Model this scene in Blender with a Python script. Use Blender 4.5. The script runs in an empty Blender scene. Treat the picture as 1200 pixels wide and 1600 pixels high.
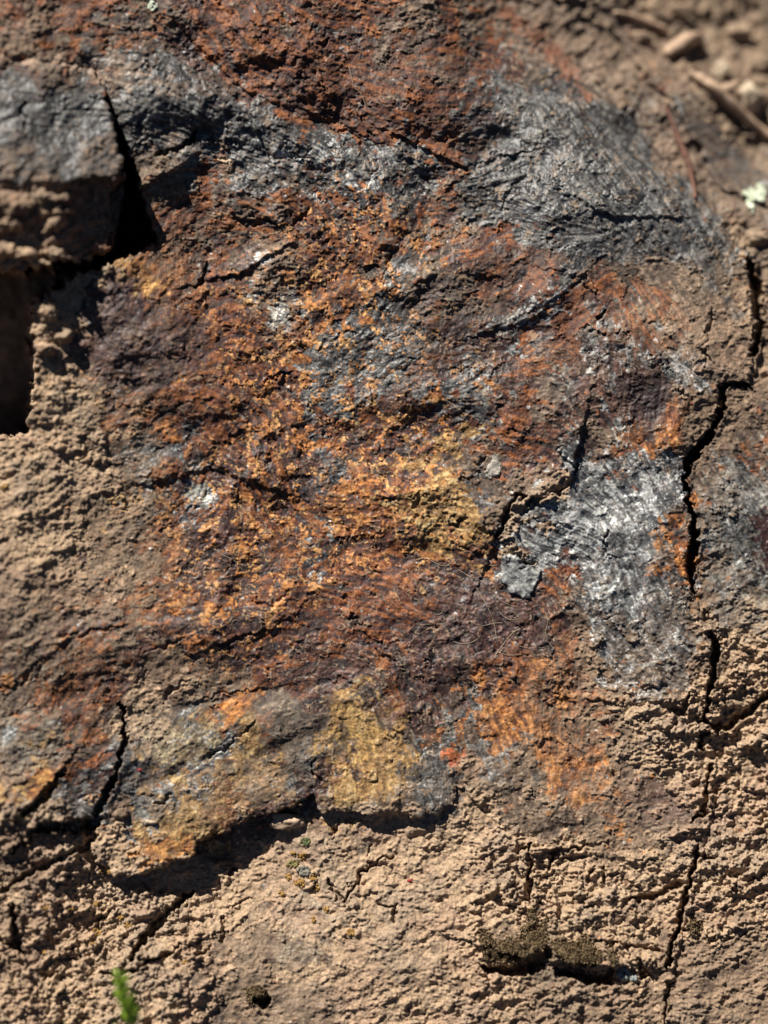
import bpy, bmesh, math, random
import numpy as np
from mathutils import Vector

# ------------------------------------------------------------------ camera, sky, sun, exposure
sc = bpy.context.scene
S = 0.0004                     # metres per photograph pixel on the rock face
DIST = 1.0                     # camera to rock face
TILT = math.radians(15)        # camera looks down onto the sloping outcrop
CT, ST = math.cos(TILT), math.sin(TILT)

def to_world(x, y, z):         # local: x right, y away from camera, z up the face
    return x, y * CT + z * ST, -y * ST + z * CT

cam_data = bpy.data.cameras.new("camera")
cam = bpy.data.objects.new("camera", cam_data)
sc.collection.objects.link(cam)
cam.location = to_world(0, -DIST, 0)
cam.rotation_euler = (math.pi / 2 - TILT, 0, 0)
cam_data.sensor_width = 36
cam_data.lens = 36 * DIST / (1600 * S)
cam_data.clip_start = 0.02
cam_data.clip_end = 200
cam_data.dof.use_dof = True
cam_data.dof.focus_distance = DIST + 0.002
cam_data.dof.aperture_fstop = 1.0
sc.camera = cam

_sl = Vector((-0.42, -0.50, 0.80)).normalized()          # towards the sun, in face coordinates
SUN = Vector(to_world(*_sl)).normalized()
sun_elev = math.asin(SUN.z)
sun_az = math.atan2(SUN.x, SUN.y)
sun_data = bpy.data.lights.new("sun", 'SUN')
sun_data.energy = 5.0
sun_data.angle = math.radians(0.5)
sun_data.color = (1.0, 0.95, 0.87)
sun = bpy.data.objects.new("sun", sun_data)
sun.rotation_euler = (-SUN).to_track_quat('-Z', 'Y').to_euler()
sc.collection.objects.link(sun)

world = bpy.data.worlds.new("World")
sc.world = world
world.use_nodes = True
wn = world.node_tree
wn.nodes.clear()
sky = wn.nodes.new('ShaderNodeTexSky')
sky.sky_type = 'NISHITA'
sky.sun_disc = False
sky.sun_elevation = sun_elev
sky.sun_rotation = sun_az
sky.altitude = 2500
sky.air_density = 0.15
sky.dust_density = 0.2
sky.ozone_density = 0.6
bg = wn.nodes.new('ShaderNodeBackground')
bg.inputs['Strength'].default_value = 0.05
wo = wn.nodes.new('ShaderNodeOutputWorld')
wn.links.new(sky.outputs[0], bg.inputs[0])
wn.links.new(bg.outputs[0], wo.inputs[0])

sc.view_settings.view_transform = 'Standard'
sc.view_settings.look = 'None'
sc.view_settings.exposure = 0.90
sc.view_settings.gamma = 1.0
sc.view_settings.use_curve_mapping = False

# ------------------------------------------------------------------ the lattice that the rock surfaces are sampled on
STEP = 1.25
f32 = np.float32
random.seed(4)

def axis(lo, hi, grow_n=120, far=16000):
    core = np.arange(lo, hi, STEP)
    r = 1.0
    lo_r, hi_r = 1.0001, 1.3
    for _ in range(60):
        r = (lo_r + hi_r) / 2
        s = STEP * r * (r ** grow_n - 1) / (r - 1)
        if s > far: hi_r = r
        else: lo_r = r
    g = np.cumsum(STEP * r ** np.arange(1, grow_n + 1))
    return np.concatenate([core[0] - g[::-1], core, core[-1] + g])

xs = axis(-50, 1250)
ys = axis(-50, 1650)
X, Y = np.meshgrid(xs.astype(f32), ys.astype(f32))
NY, NX = X.shape

# ------------------------------------------------------------------ numeric helpers
def perlin(x, y, seed):
    rs = np.random.RandomState(seed)
    perm = rs.permutation(256).astype(np.int32)
    ang = rs.rand(256) * 2 * np.pi
    gx, gy = np.cos(ang).astype(f32), np.sin(ang).astype(f32)
    xf, yf = np.floor(x), np.floor(y)
    xi, yi = xf.astype(np.int32), yf.astype(np.int32)
    u, v = (x - xf).astype(f32), (y - yf).astype(f32)
    x0, x1 = perm[xi & 255], perm[(xi + 1) & 255]
    i00, i10 = perm[(x0 + yi) & 255], perm[(x1 + yi) & 255]
    i01, i11 = perm[(x0 + yi + 1) & 255], perm[(x1 + yi + 1) & 255]
    n00 = gx[i00] * u + gy[i00] * v
    n10 = gx[i10] * (u - 1) + gy[i10] * v
    n01 = gx[i01] * u + gy[i01] * (v - 1)
    n11 = gx[i11] * (u - 1) + gy[i11] * (v - 1)
    su = u * u * u * (u * (u * 6 - 15) + 10)
    sv = v * v * v * (v * (v * 6 - 15) + 10)
    a = n00 + su * (n10 - n00)
    b = n01 + su * (n11 - n01)
    return (a + sv * (b - a)) * f32(1.5)

def fbm(x, y, scale, octs, seed, gain=0.5):
    t = 0; a = 1.0; n = 0; s = scale
    for k in range(octs):
        ra = math.radians(25 + 37 * k + 53 * (seed % 7)) if not (100 < seed < 160) else math.radians(9 * (k % 3) - 9); c_, s_ = math.cos(ra), math.sin(ra)
        t = t + a * perlin((x * c_ + y * s_) / s + 13.7 * k, (y * c_ - x * s_) / s - 7.1 * k, seed + k)
        n += a; a *= gain; s /= 2.03
    return (t / n).astype(f32)

def sst(a, b, x):
    t = np.clip((x - a) / (b - a), 0, 1)
    return t * t * (3 - 2 * t)

def mixf(a, b, t): return a + (b - a) * t

def upsample(small, x0, y0, step, x, y, mirror=True):
    h, w = small.shape
    fx, fy = (x - x0) / step, (y - y0) / step
    if mirror:
        fx = np.abs(fx); fx = (w - 1) - np.abs((w - 1) - np.mod(fx, 2 * (w - 1)))
        fy = np.abs(fy); fy = (h - 1) - np.abs((h - 1) - np.mod(fy, 2 * (h - 1)))
    fx = np.clip(fx, 0, w - 1.001); fy = np.clip(fy, 0, h - 1.001)
    xi, yi = fx.astype(np.int32), fy.astype(np.int32)
    u, v = fx - xi, fy - yi
    u = u * u * (3 - 2 * u); v = v * v * (3 - 2 * v)
    a = small[yi, xi] * (1 - u) + small[yi, xi + 1] * u
    b = small[yi + 1, xi] * (1 - u) + small[yi + 1, xi + 1] * u
    return (a * (1 - v) + b * v).astype(f32)

CGX, CGY = np.meshgrid(np.arange(-100, 1301, 20.0), np.arange(-100, 1701, 20.0))
def control(points, power_r=90.0):
    """smooth field through control points (x, y, value)"""
    num = 0; den = 0
    for (px, py, v) in points:
        d2 = (CGX - px) ** 2 + (CGY - py) ** 2
        w = 1.0 / (d2 + power_r ** 2) ** 2
        num = num + w * v; den = den + w
    f = (num / den)
    f = np.pad(f, 2, mode='edge')                      # cubic B-spline, so that slopes stay smooth
    def basis(c, n):
        t = (np.clip(c, -99, None) + 100) / 20.0 + 2; t = np.minimum(t, n - 3.001)
        i = np.floor(t).astype(int); u = t - i
        Bm = np.zeros((len(c), n))
        for o_, w_ in ((-1, (1 - u) ** 3 / 6), (0, (3 * u ** 3 - 6 * u ** 2 + 4) / 6), (1, (-3 * u ** 3 + 3 * u ** 2 + 3 * u + 1) / 6), (2, u ** 3 / 6)):
            Bm[np.arange(len(c)), i + o_] += w_
        return Bm
    return (basis(ys, f.shape[0]) @ f @ basis(xs, f.shape[1]).T).astype(f32)

def window(x0, x1, y0, y1):
    i0, i1 = np.searchsorted(xs, [x0, x1]); j0, j1 = np.searchsorted(ys, [y0, y1])
    return slice(max(j0, 0), min(j1 + 1, NY)), slice(max(i0, 0), min(i1 + 1, NX))

def polydist(pts, x, y, closed=False):
    """distance, side (+ = right of travel with y down) and parameter value at nearest point; pts (x,y[,w])"""
    best = np.full(x.shape, 1e9, f32); side = np.zeros(x.shape, f32); ww = np.zeros(x.shape, f32)
    n = len(pts)
    for i in range(n if closed else n - 1):
        a, b = pts[i], pts[(i + 1) % n]
        dx, dy = b[0] - a[0], b[1] - a[1]
        L2 = dx * dx + dy * dy + 1e-6
        t = np.clip(((x - a[0]) * dx + (y - a[1]) * dy) / L2, 0, 1)
        d2 = (x - a[0] - t * dx) ** 2 + (y - a[1] - t * dy) ** 2
        m = d2 < best
        best = np.where(m, d2, best)
        cr = dx * (y - a[1]) - dy * (x - a[0])
        side = np.where(m, np.sign(cr), side)
        if len(a) > 2: ww = np.where(m, a[2] + (b[2] - a[2]) * t, ww)
    return np.sqrt(best), side, ww

def polysd(pts, x, y):
    """signed distance to polygon, + inside"""
    d, _, _ = polydist(pts, x, y, True)
    ins = np.zeros(x.shape, bool)
    n = len(pts)
    for i in range(n):
        x0, y0 = pts[i][:2]; x1, y1 = pts[(i + 1) % n][:2]
        if y0 == y1: continue
        c = ((y0 > y) != (y1 > y)) & (x < (x1 - x0) * (y - y0) / (y1 - y0) + x0)
        ins ^= c
    return np.where(ins, d, -d).astype(f32)

# ------------------------------------------------------------------ noise stock
n_warpx = fbm(X, Y, 70, 3, 11); n_warpy = fbm(X + 900, Y, 70, 3, 21)
n_big = fbm(X, Y, 130, 4, 31)
n_mid = fbm(X, Y, 42, 4, 41, 0.6)
n_small = fbm(X, Y, 17, 3, 51, 0.6)
n_fine = fbm(X, Y, 6.5, 2, 61, 0.6)
n_edgex = fbm(X, Y, 14, 2, 71); n_edgey = fbm(X, Y, 14, 2, 81)
rng = np.random.RandomState(5)
white = rng.rand(NY, NX).astype(f32) - 0.5
def rolled(a, k):
    g = 120; ch, cw = NY - 2 * g, NX - 2 * g
    j = (np.arange(NY) - g + k * 397) % (2 * ch); j = np.where(j >= ch, 2 * ch - 1 - j, j) + g
    i = (np.arange(NX) - g + k * 613) % (2 * cw); i = np.where(i >= cw, 2 * cw - 1 - i, i) + g
    return a[j][:, i]

XE = X + n_edgex * 7 + n_warpx * 5      # ragged coordinates for edges
YE = Y + n_edgey * 7 + n_warpy * 5

# ------------------------------------------------------------------ foliation direction of the schist (degrees, y down)
FLOW = [(100,750,-8),(60,600,-15),(180,480,-60),(200,560,-20),(270,520,-35),(250,620,-8),(450,200,12),(540,245,50),(600,290,70),
 (600,60,14),(750,110,12),(350,60,58),(300,20,40),(150,60,-10),(420,130,30),(700,240,12),(770,250,-28),(840,330,25),(900,250,48),
 (1000,260,48),(1100,360,58),(600,550,-38),(700,450,-25),(640,430,-50),(850,420,-42),(790,520,-18),(430,600,45),(350,680,52),(410,740,65),
 (700,620,-28),(800,650,5),(950,620,62),(1010,600,-62),(1040,560,50),(960,780,58),(900,830,20),(950,900,72),(1000,1000,55),(1130,850,68),
 (1150,750,60),(400,950,-10),(250,1000,-22),(520,990,15),(650,950,25),(700,1060,70),(300,1120,-32),(450,1120,-25),(600,1180,82),
 (680,1220,80),(850,1200,82),(80,1080,-45),(60,1170,-20),(250,1310,-20),(600,1400,-28),(300,1450,-32),(900,1450,-4),(1150,1300,-10),
 (1150,1050,18),(80,180,15),(100,350,-35),(520,640,-30),(600,780,-5),(1120,200,45),(1000,80,40),(1000,1150,-18),(230,700,-30),(300,760,-50)]
cxx = control([(a, b, math.cos(2 * math.radians(t))) for a, b, t in FLOW], 40)
sxx = control([(a, b, math.sin(2 * math.radians(t))) for a, b, t in FLOW], 40)
swirl = control([(960,780,.3),(950,900,.3),(1000,1000,.4),(900,830,.3),(1130,850,.3),(1150,720,.4),(900,250,.4),(1000,260,.4),(1100,360,.4),(600,600,1),(300,600,1),(600,1000,1),(600,100,.8),(200,1000,.8),(600,1400,1),(850,1150,.7),(800,500,.7),(450,200,.5)], 60)
theta = (np.arctan2(sxx, cxx) / 2 + (n_big * 0.7 + n_mid * 0.9 + n_small * .5) * swirl).astype(f32)
vx, vy = np.cos(theta), np.sin(theta)

def lic(srcs, length, h=1.0):
    """smear noise fields along the foliation"""
    acc = [s.copy() for s in srcs]
    base_i = np.arange(NX, dtype=f32)[None, :].repeat(NY, 0)
    base_j = np.arange(NY, dtype=f32)[:, None].repeat(NX, 1)
    cnt = 1
    for sg in (1, -1):
        pi_, pj = base_i.copy(), base_j.copy()
        dx, dy = vx * sg, vy * sg
        for k in range(length):
            pi_ = pi_ + dx * h; pj = pj + dy * h
            ii = np.clip(pi_ + 0.5, 0, NX - 1).astype(np.int32)
            jj = np.clip(pj + 0.5, 0, NY - 1).astype(np.int32)
            nx_, ny_ = vx[jj, ii], vy[jj, ii]
            s_ = np.where(nx_ * dx + ny_ * dy < 0, -1, 1).astype(f32)
            dx, dy = nx_ * s_, ny_ * s_
            for q, s in enumerate(srcs): acc[q] += s[jj, ii]
            if sg == 1: cnt += 1
            else: cnt += 1
    out = []
    for a in acc:
        a = a / cnt
        out.append(((a - a.mean()) / (a.std() + 1e-6)).astype(f32))
    return out

def box3(a):
    return (a + np.roll(a, 1, 0) + np.roll(a, -1, 0) + np.roll(a, 1, 1) + np.roll(a, -1, 1)) / 5

w5 = fbm(X, Y, 26, 2, 99); w5 = w5 / w5.std()
w2 = box3(rolled(white, 3)); w2 = w2 / w2.std()
w3 = fbm(X, Y, 7, 1, 95); w3 = w3 / w3.std()
w4 = fbm(X, Y, 16, 2, 97); w4 = w4 / w4.std()
fib_f, fib_m, fib_c = lic([w2, w3, w4], 10)      # fine, middling, coarse fibres
fib_l, fib_g = lic([w5, w3], 34)                  # long bands that follow the folds

# ------------------------------------------------------------------ minerals: which stain, dust or bare schist shows where, plus shade painted in gaps
MAP = """
rbrrhbhrrorhrrrhhrhhhbhhkkhkhk
bbrrmrmmrrrrrmrhhrhrhhbhkhhkhb
rbbhhghmmrrrrrmhrhrmhhhhhbkhbh
gggghbghhrrrrmrrrrgggmhbhbbtbb
ggggggggggh rrrmrrgrgggggghghhtb
gggghggggggghrggrrhggggggghhghr
hhhhhhbgbggssgsggrgggggggghghb
bbbbkhhrrhhgsrsgmhgggggggghhhs
bkbkkkrrrbrrrgrhrmhggggggggghb
tbtbrrrrhmbbrrrhrhmrmggggghgbt
ttttyrrmrhshrhogghmrrmghhhhghb
ktttmyrrrobooroghhhrrsrrrhhhgt
kttmmmrrrrhsrogghmmgsrrgrrrhbb
kttmmmmrrrroogggmmmmmrrsgshbbb
ktbhmmmrrorggggmmrgmmhmsmsshbb
kttbrrorrrorggrrmggmrhmmmmbhbb
ktttrrorrmrrgryomrygrrmsmrrohb
ttttthggrrmrorrmyyhrmmmhrohhbb
tttthggrmmrmgoorryhhbbssssskbh
tttbygrsrmrmrooyyygbgtbssshthg
tttbbhrmmorosrrryyybtssssgothm
tttthbrmmorrsorroyrmsssggsohbm
ttbthbrmmmorrrrrmmmssrrgsgohbb
bbbbrbroommrrrrrrmmmmrhhgsghtb
hhmmrmmmrmrrmrrrmmmmmmbhsghhtt
hmbhbbbmmmmmmmmmmmmrmrbbssgbtt
horrmttbbrrmrmmrmmmoorbhhsgbtt
hbrrhtthoohhhyhmmhgooorttththtt
shrrhthsyyrhhyyhgohooorbtttttt
hyhrgthssyyhghyygogghooobtbttt
bygmggysyhbmmyyyggbhborbmbtttt
tygghbgyrrmgbyyggbtthhoobmtttt
bbtbtsyyybhttttttttttthbbhhbtt
bbttttykkttttttttttttttbtttttt
bttttttttttttttttttttttttttttt
bttttttttthtttttttttttttbttbtt
btttttttthhttttttttkkbtttbttbb
btttbtttthhhttttttttkkkkttbbbb
tttttttthhhbtttbtbttbbbbbtbbbb
tttttttthbbbbttttttbbbbbbbbbbb
""".strip().split("\n")
_ml = {15:'bbb',16:'bbh',17:'bhr',18:'bgh',19:'hbs',20:'bsg',21:'hsg',22:'bsh',23:'bhb',24:'tbt'}
MAP = [r.replace(' ', '') for r in MAP]; MAP = [r[:27] + _ml[i] if i in _ml else r for i, r in enumerate(MAP)]
MAP = [(r.replace(' ', '') + 'bbb')[:30] for r in MAP]
KEYS = "tbromgsyhk"
#            base                dark                  light
COL = {
 't': ((.375,.258,.161), (.265,.180,.112), (.47,.34,.228)),
 'b': ((.165,.108,.07), (.08,.052,.035), (.29,.195,.13)),
 'r': ((.098,.025,.008), (.026,.009,.006), (.27,.085,.02)),
 'o': ((.29,.092,.020), (.09,.028,.010), (.54,.23,.06)),
 'm': ((.050,.019,.016), (.016,.009,.010), (.14,.062,.045)),
 'g': ((.060,.061,.064), (.014,.016,.019), (.165,.163,.155)),
 's': ((.14,.147,.15), (.045,.048,.053), (.50,.50,.48)),
 'y': ((.31,.165,.052), (.10,.06,.028), (.52,.36,.16)),
 'h': ((.088,.055,.037), (.028,.019,.015), (.22,.165,.12)),
 'k': ((.10,.07,.045), (.05,.034,.022), (.20,.135,.08)),  # soil brown; also shade painted in the hole and under block, plate, moss
}
wx = X + n_warpx * 80 + n_small * 14 + fib_l * 5
wy = Y + n_warpy * 80 + rolled(fib_l, 2) * 5 + rolled(n_small, 2) * 16
raw = []
u_mid, u_small, u_fine = n_mid / n_mid.std(), n_small / n_small.std(), n_fine / n_fine.std()
for q, k in enumerate(KEYS):
    ind = np.array([[1.0 if c == k else 0.0 for c in r] for r in MAP], f32)
    ip = np.pad(ind, 1, mode='edge'); bl = sum(ip[a:a + 40, b:b + 30] for a in range(3) for b in range(3)) / 9
    w = upsample(.5 * ind + .5 * bl, 20, 20, 40, wx, wy)
    nz = 0.17 * rolled(u_mid, q + 1) + 0.14 * rolled(u_small, q + 3) + .07 * rolled(u_fine, q + 6) + 0.035 * (fib_c if q % 2 else -fib_c) + 0.03 * (fib_m if q in (2, 5, 8) else -fib_m) + (.13 * fib_l, -.05 * fib_l, .06 * fib_g, .12 * rolled(fib_l, 3), -.13 * fib_l, .10 * fib_g, -.10 * fib_g, .06 * fib_l, -.06 * fib_g, 0)[q]
    raw.append(w + (0, 0, .07 * fib_l, .05 * rolled(fib_l, 3), -.07 * fib_l, .06 * fib_l, 0, 0, 0, 0)[q] + nz * (0.3 + 0.7 * np.minimum(1, w * 4)))
# hand-placed mineral patches: (key, polygon, weight)
PATCH = [
 ('g', [(790,150),(850,110),(890,120),(960,200),(1060,300),(1150,395),(1165,440),(1100,420),(1040,395),(930,400),(880,345),(800,300),(740,280),(790,230)], .55),
 ('g', [(190,70),(300,80),(400,150),(560,215),(620,300),(560,280),(440,240),(330,235),(200,215),(165,140)], .35),
 ('g', [(895,728),(1062,715),(1080,800),(1085,900),(1100,1000),(1070,1060),(960,1060),(905,930),(850,860),(800,850)], .30),
 ('g', [(1095,700),(1200,660),(1200,1000),(1130,960),(1092,880)], .25), ('h', [(200,1100),(480,1090),(490,1230),(320,1290),(200,1270)], .2),
 ('s', [(895,728),(960,722),(1062,715),(1080,800),(1050,810),(1020,830),(1000,960),(960,1010),(905,930),(850,860),(800,850),(805,825),(860,790)], .45),
 ('o', [(1015,800),(1080,805),(1083,900),(1050,930),(1020,915),(1012,870)], .3),
 ('m', [(965,590),(1000,575),(1050,585),(1045,640),(1020,668),(985,650)], .9),
 ('o', [(965,655),(1000,672),(1060,665),(1065,705),(1000,700),(960,690)], .6),
 ('m', [(150,460),(180,430),(225,470),(240,510),(320,500),(320,560),(240,600),(150,605),(125,570)], .6),
 ('y', [(612,768),(690,760),(735,785),(765,830),(740,852),(660,845),(620,810)], .8),
 ('y', [(520,1110),(570,1085),(640,1120),(640,1190),(655,1230),(600,1262),(510,1240),(520,1180)], .28),
 ('g', [(645,1170),(700,1190),(730,1210),(700,1262),(625,1275),(640,1225)], .3),
 ('o', [(345,1105),(390,1080),(400,1092),(365,1130),(350,1145)], .8),
 ('o', [(205,1320),(300,1300),(300,1335),(225,1365),(200,1350)], .8),
 ('o', [(55,1205),(100,1200),(75,1235),(50,1255),(42,1235)], .7),
 ('s', [(360,190),(420,195),(500,205),(555,240),(545,262),(480,262),(420,240),(360,225)], .6),
 ('s', [(1040,545),(1075,530),(1105,570),(1110,620),(1085,600),(1050,575)], .6),
 ('s', [(420,470),(455,480),(450,515),(425,520)], .7), ('s', [(290,750),(325,750),(340,780),(300,800)], .7),
 ('s', [(770,500),(840,470),(850,490),(800,525),(760,525)], .55),
 ('y', [(490,580),(540,590),(545,625),(515,645),(500,620)], .5), ('g', [(545,560),(600,540),(650,560),(600,620),(550,640)], .7),
 ('g', [(485,760),(545,700),(560,715),(510,770)], .8),
 ('g', [(620,765),(700,760),(740,775),(700,785),(640,778)], .6),
 ('t', [(775,840),(800,780),(890,750),(880,775),(815,800),(805,850),(830,880),(790,870)], .8),
 ('m', [(1178,805),(1210,800),(1210,890),(1180,880)], .9),
 ('r', [(820,350),(880,345),(905,400),(860,420),(820,390)], .5),
 ('r', [(885,855),(892,858),(896,895),(880,895)], .6),
 ('o', [(870,1060),(900,1050),(930,1150),(940,1250),(890,1280),(860,1180)], .12),
 ('r', [(250,830),(300,800),(380,860),(370,930),(280,920)], .3),
 ('o', [(700,1170),(730,1178),(715,1200),(702,1195)], .9),
]
for key, poly, wgt in PATCH:
    xs_, ys_ = [p[0] for p in poly], [p[1] for p in poly]
    sl = window(min(xs_) - 40, max(xs_) + 40, min(ys_) - 40, max(ys_) + 40)
    d = polysd(poly, X[sl] + n_edgex[sl] * 9 + n_small[sl] * 8, Y[sl] + n_edgey[sl] * 9 + rolled(n_small, 2)[sl] * 8)
    raw[KEYS.index(key)][sl] += wgt * sst(-7, 7, d)
# scattered flecks: small bright grains whose density follows a control field
raw[3] -= .08; raw[2] += .15 * sst(-.3, .1, n_mid + n_big); raw[2] += .04 + .25 * raw[3].clip(0, 1); raw[4] += .10 * raw[2].clip(0, 1); raw[7] -= .08
fleck_o = control([(470,560,1),(560,620,.9),(620,660,.6),(560,480,.7),(480,780,.9),(600,740,.9),(420,820,.8),(700,500,.4),(250,430,.4),
    (300,650,.3),(900,500,.3),(700,200,.3),(1000,500,.1),(100,300,0),(800,700,.1),(600,1000,.1),(900,300,-.4),(600,1400,-1),(100,900,.2),(750,1150,.2),(300,300,.1)], 70)
fl = 0.9 * rolled(n_small, 5) + 0.5 * rolled(n_fine, 2) + 0.5 * rolled(n_mid, 9); fl = fl / fl.std()
fl_amt = sst(1.6, 1.75, fl + fleck_o * .45)
raw[KEYS.index('o')] += fl_amt * 0.5
fl2 = fbm(X + n_small * 22, Y * 1.15 + rolled(n_small, 3) * 22, 24, 2, 201); fl2 = fl2 / fl2.std() + .35 * rolled(u_fine, 3)
fl2 = sst(1.75, 1.87, fl2 + .75 * fleck_o) * sst(.25, .6, fleck_o)
fl_amt = np.maximum(fl_amt, fl2)
silv = sst(0.45, 0.52, 0.9 * rolled(n_small, 11) + 0.5 * rolled(n_fine, 6) + 0.3 * fib_m * 0.3 + 0.04)
raw[KEYS.index('s')] += silv * 0.7 * sst(0.1, 0.5, raw[KEYS.index('r')] + raw[KEYS.index('m')] + raw[KEYS.index('g')])
stack = np.stack(raw); del raw
mx = stack.max(0)
wts = np.exp((stack - mx) / 0.035)
wts /= wts.sum(0)
del stack
W = {k: wts[q] for q, k in enumerate(KEYS)}
del wts
smooth_w = {k: W[k] for k in "tb"}
dusty = W['t'] + 0.6 * W['b'] + 0.5 * W['k'] + .3 * W['h']
metal = W['g'] + W['s']
rusty = W['r'] + W['m'] + W['o'] + W['y']

def facets(x, y, scale, seed, tilt):
    """irregular broken facets: per-cell offset and tilt, and distance to the joint between cells"""
    rs = np.random.RandomState(seed); n = 256
    J = rs.rand(n * n, 2).astype(f32); R = (rs.rand(n * n, 3).astype(f32) - .5) * 2
    u, v = x / scale, y / scale
    iu, iv = np.floor(u).astype(np.int32), np.floor(v).astype(np.int32)
    f1 = np.full(x.shape, 9., f32); f2 = f1.copy(); h = np.zeros(x.shape, f32)
    for a in (-1, 0, 1):
        for b in (-1, 0, 1):
            cid = ((iu + a) & 255) * 256 + ((iv + b) & 255)
            dx = u - (iu + a + J[cid, 0]); dy = v - (iv + b + J[cid, 1]); d = dx * dx + dy * dy
            m = d < f1
            f2 = np.where(m, f1, np.minimum(f2, d))
            h = np.where(m, R[cid, 0] + tilt * (R[cid, 1] * dx + R[cid, 2] * dy), h)
            f1 = np.where(m, d, f1)
    return h.astype(f32), (np.sqrt(f2) - np.sqrt(f1)).astype(f32)
cth, sth = np.cos(.35), np.sin(.35)
fwx = X + n_small * 26 + n_warpx * 30; fwy = (Y + rolled(n_small, 2) * 26 + n_warpy * 30) * 1.45
fac_a, joint_a = facets(fwx * cth + fwy * sth, fwy * cth - fwx * sth, 46, 301, 2.4)
fac_b, joint_b = facets(fwx * cth - fwy * sth, fwy * cth + fwx * sth, 19, 302, 2.4)
fac_c, joint_c = facets(X + n_small * 18, Y * 1.3 + rolled(n_small, 2) * 18, 24, 303, 1.0)

# ------------------------------------------------------------------ relief (all heights in photograph pixels, towards the camera)
rough = control([(100,600,.6),(100,800,.5),(100,1000,.45),(200,820,.35),(250,600,.5),(600,1350,.55),(650,1450,.45),(450,1530,.5),(250,1430,1.35),(100,1430,1.3),(150,1560,1.),
    (850,1370,1.5),(950,1420,1.5),(800,1560,1.3),(1150,1300,1.3),(1130,1420,1.4),(1150,1550,.9),(1000,1120,1.4),(1000,1080,1.2),(1150,1080,1.5),(900,1280,.6),(1000,1300,.6),
    (100,350,1.6),(80,180,.9),(60,1290,1.5),(1100,520,1.0),(1050,60,1.6)], 60)
# dust lumps: billows, a bit longer along the foliation
lump = (1 - np.abs(rolled(fbm(X, Y, 26, 2, 101), 0)) * 2.4)
lump2 = (1 - np.abs(fbm(X, Y * 1.6, 12, 2, 111)) * 2.4)
rip = fbm(X * .55 + n_warpx * 20, Y + n_warpy * 24 + X * .25, 15, 3, 121, .55)
crag = perlin(X / 30, Y / 22, 131)
def terr(n, K, soft=.25):
    q = n * K; f = q - np.floor(q)
    s = sst(1 - soft, 1, f)
    edge = sst(1 - soft * 2.2, 1 - soft, f) * (1 - sst(.985, 1.0, f))
    return ((np.floor(q) + s) / K).astype(f32), edge.astype(f32)
flake_n = fbm(X + n_warpx * 30, Y * 1.25 + n_warpy * 30, 75, 4, 141, .55) + .035 * fib_c
ter1, edge1 = terr(flake_n, 9)
flake_m = fbm(X * .8 + n_warpx * 20, Y * 1.3, 30, 3, 151, .6) + .05 * fib_m
ter2, edge2 = terr(flake_m, 6, .3)

D = rough * (2.6 * lump * sst(-.2, .4, n_mid + .25) + 2.2 * lump2 + 9.0 * rip + .3 * fib_m + 2.4 * n_fine) * (.2 + .8 * dusty) * (.45 + 1.1 * sst(-.3, .35, n_mid + .6 * rolled(n_small, 12)))
D = D + (1 - .7 * dusty) * (5 * ter1 + 1.0 * ter2 + .07 * fib_m + .09 * fib_f + .05 * fib_g + .3 * n_small + .22 * n_fine) * (.6 + .8 * sst(-.3, .3, rolled(n_mid, 14)))
D = D + dusty * (1.3 * rolled(n_fine, 8) + .30 * rolled(white, 21))
D = D + (3.5 + 4 * dusty) * n_mid + 14 * n_big
crisp = (1 - .85 * dusty)
D = D + crisp * (1.9 * fac_a * sst(-.25, .15, rolled(n_mid, 19)) + 0.7 * fac_b * sst(-.2, .2, rolled(n_mid, 23)) - 1.1 * (1 - sst(0, .06, joint_a)) * sst(0, .3, rolled(n_mid, 21)) - .4 * (1 - sst(0, .10, joint_b)) * sst(-.1, .3, rolled(n_mid, 22)))
clods = np.clip(control([(100,1420,1),(300,1480,.5),(850,1400,1),(960,1430,1),(1150,1400,1),(1150,1080,.8),(600,1450,.1),(450,1530,.1),(1000,1140,.8),(850,1560,.9),(60,650,.3),(100,350,.8),(1150,1560,.3)], 60), 0, 1)
D = D + dusty * clods * (3.6 * sst(0, .42, joint_c) + 2.2 * fac_c)
D = D + (1 - .8 * dusty) * .8 * fib_l * sst(-.2, .4, n_big)
D = D + W['y'] * 1.1 * n_fine * 1.5 + fl_amt * 1.0 + metal * .3 * fib_f
D = D + rusty * .4 * rolled(n_fine, 4)
D = D.astype(f32)

soft = np.clip(control([(330,1160,.42),(450,1160,.42),(600,1200,.5),(250,1320,.45),(700,1200,.5),(960,850,.55),(1000,970,.6),(950,770,.55),(1150,800,.45),(1150,680,.5),(1140,930,.5),(240,530,.6),(100,150,.55),(60,240,.6),
    (900,280,.7),(1050,330,.6),(600,600,.66),(350,700,.62),(600,1000,.66),(450,500,.66),(800,600,.66),(450,200,.7),(600,100,.75),(100,800,.8),(100,650,.8),(850,1150,.65),(950,1260,.6),(600,1380,1),(850,1420,1.05),(200,1450,1.05),(1150,1350,1),(1150,1080,1.05),(950,560,.7)], 60), .3, 1.1)
base_form = 14 * n_big
D = base_form + (D - base_form) * soft

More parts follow.
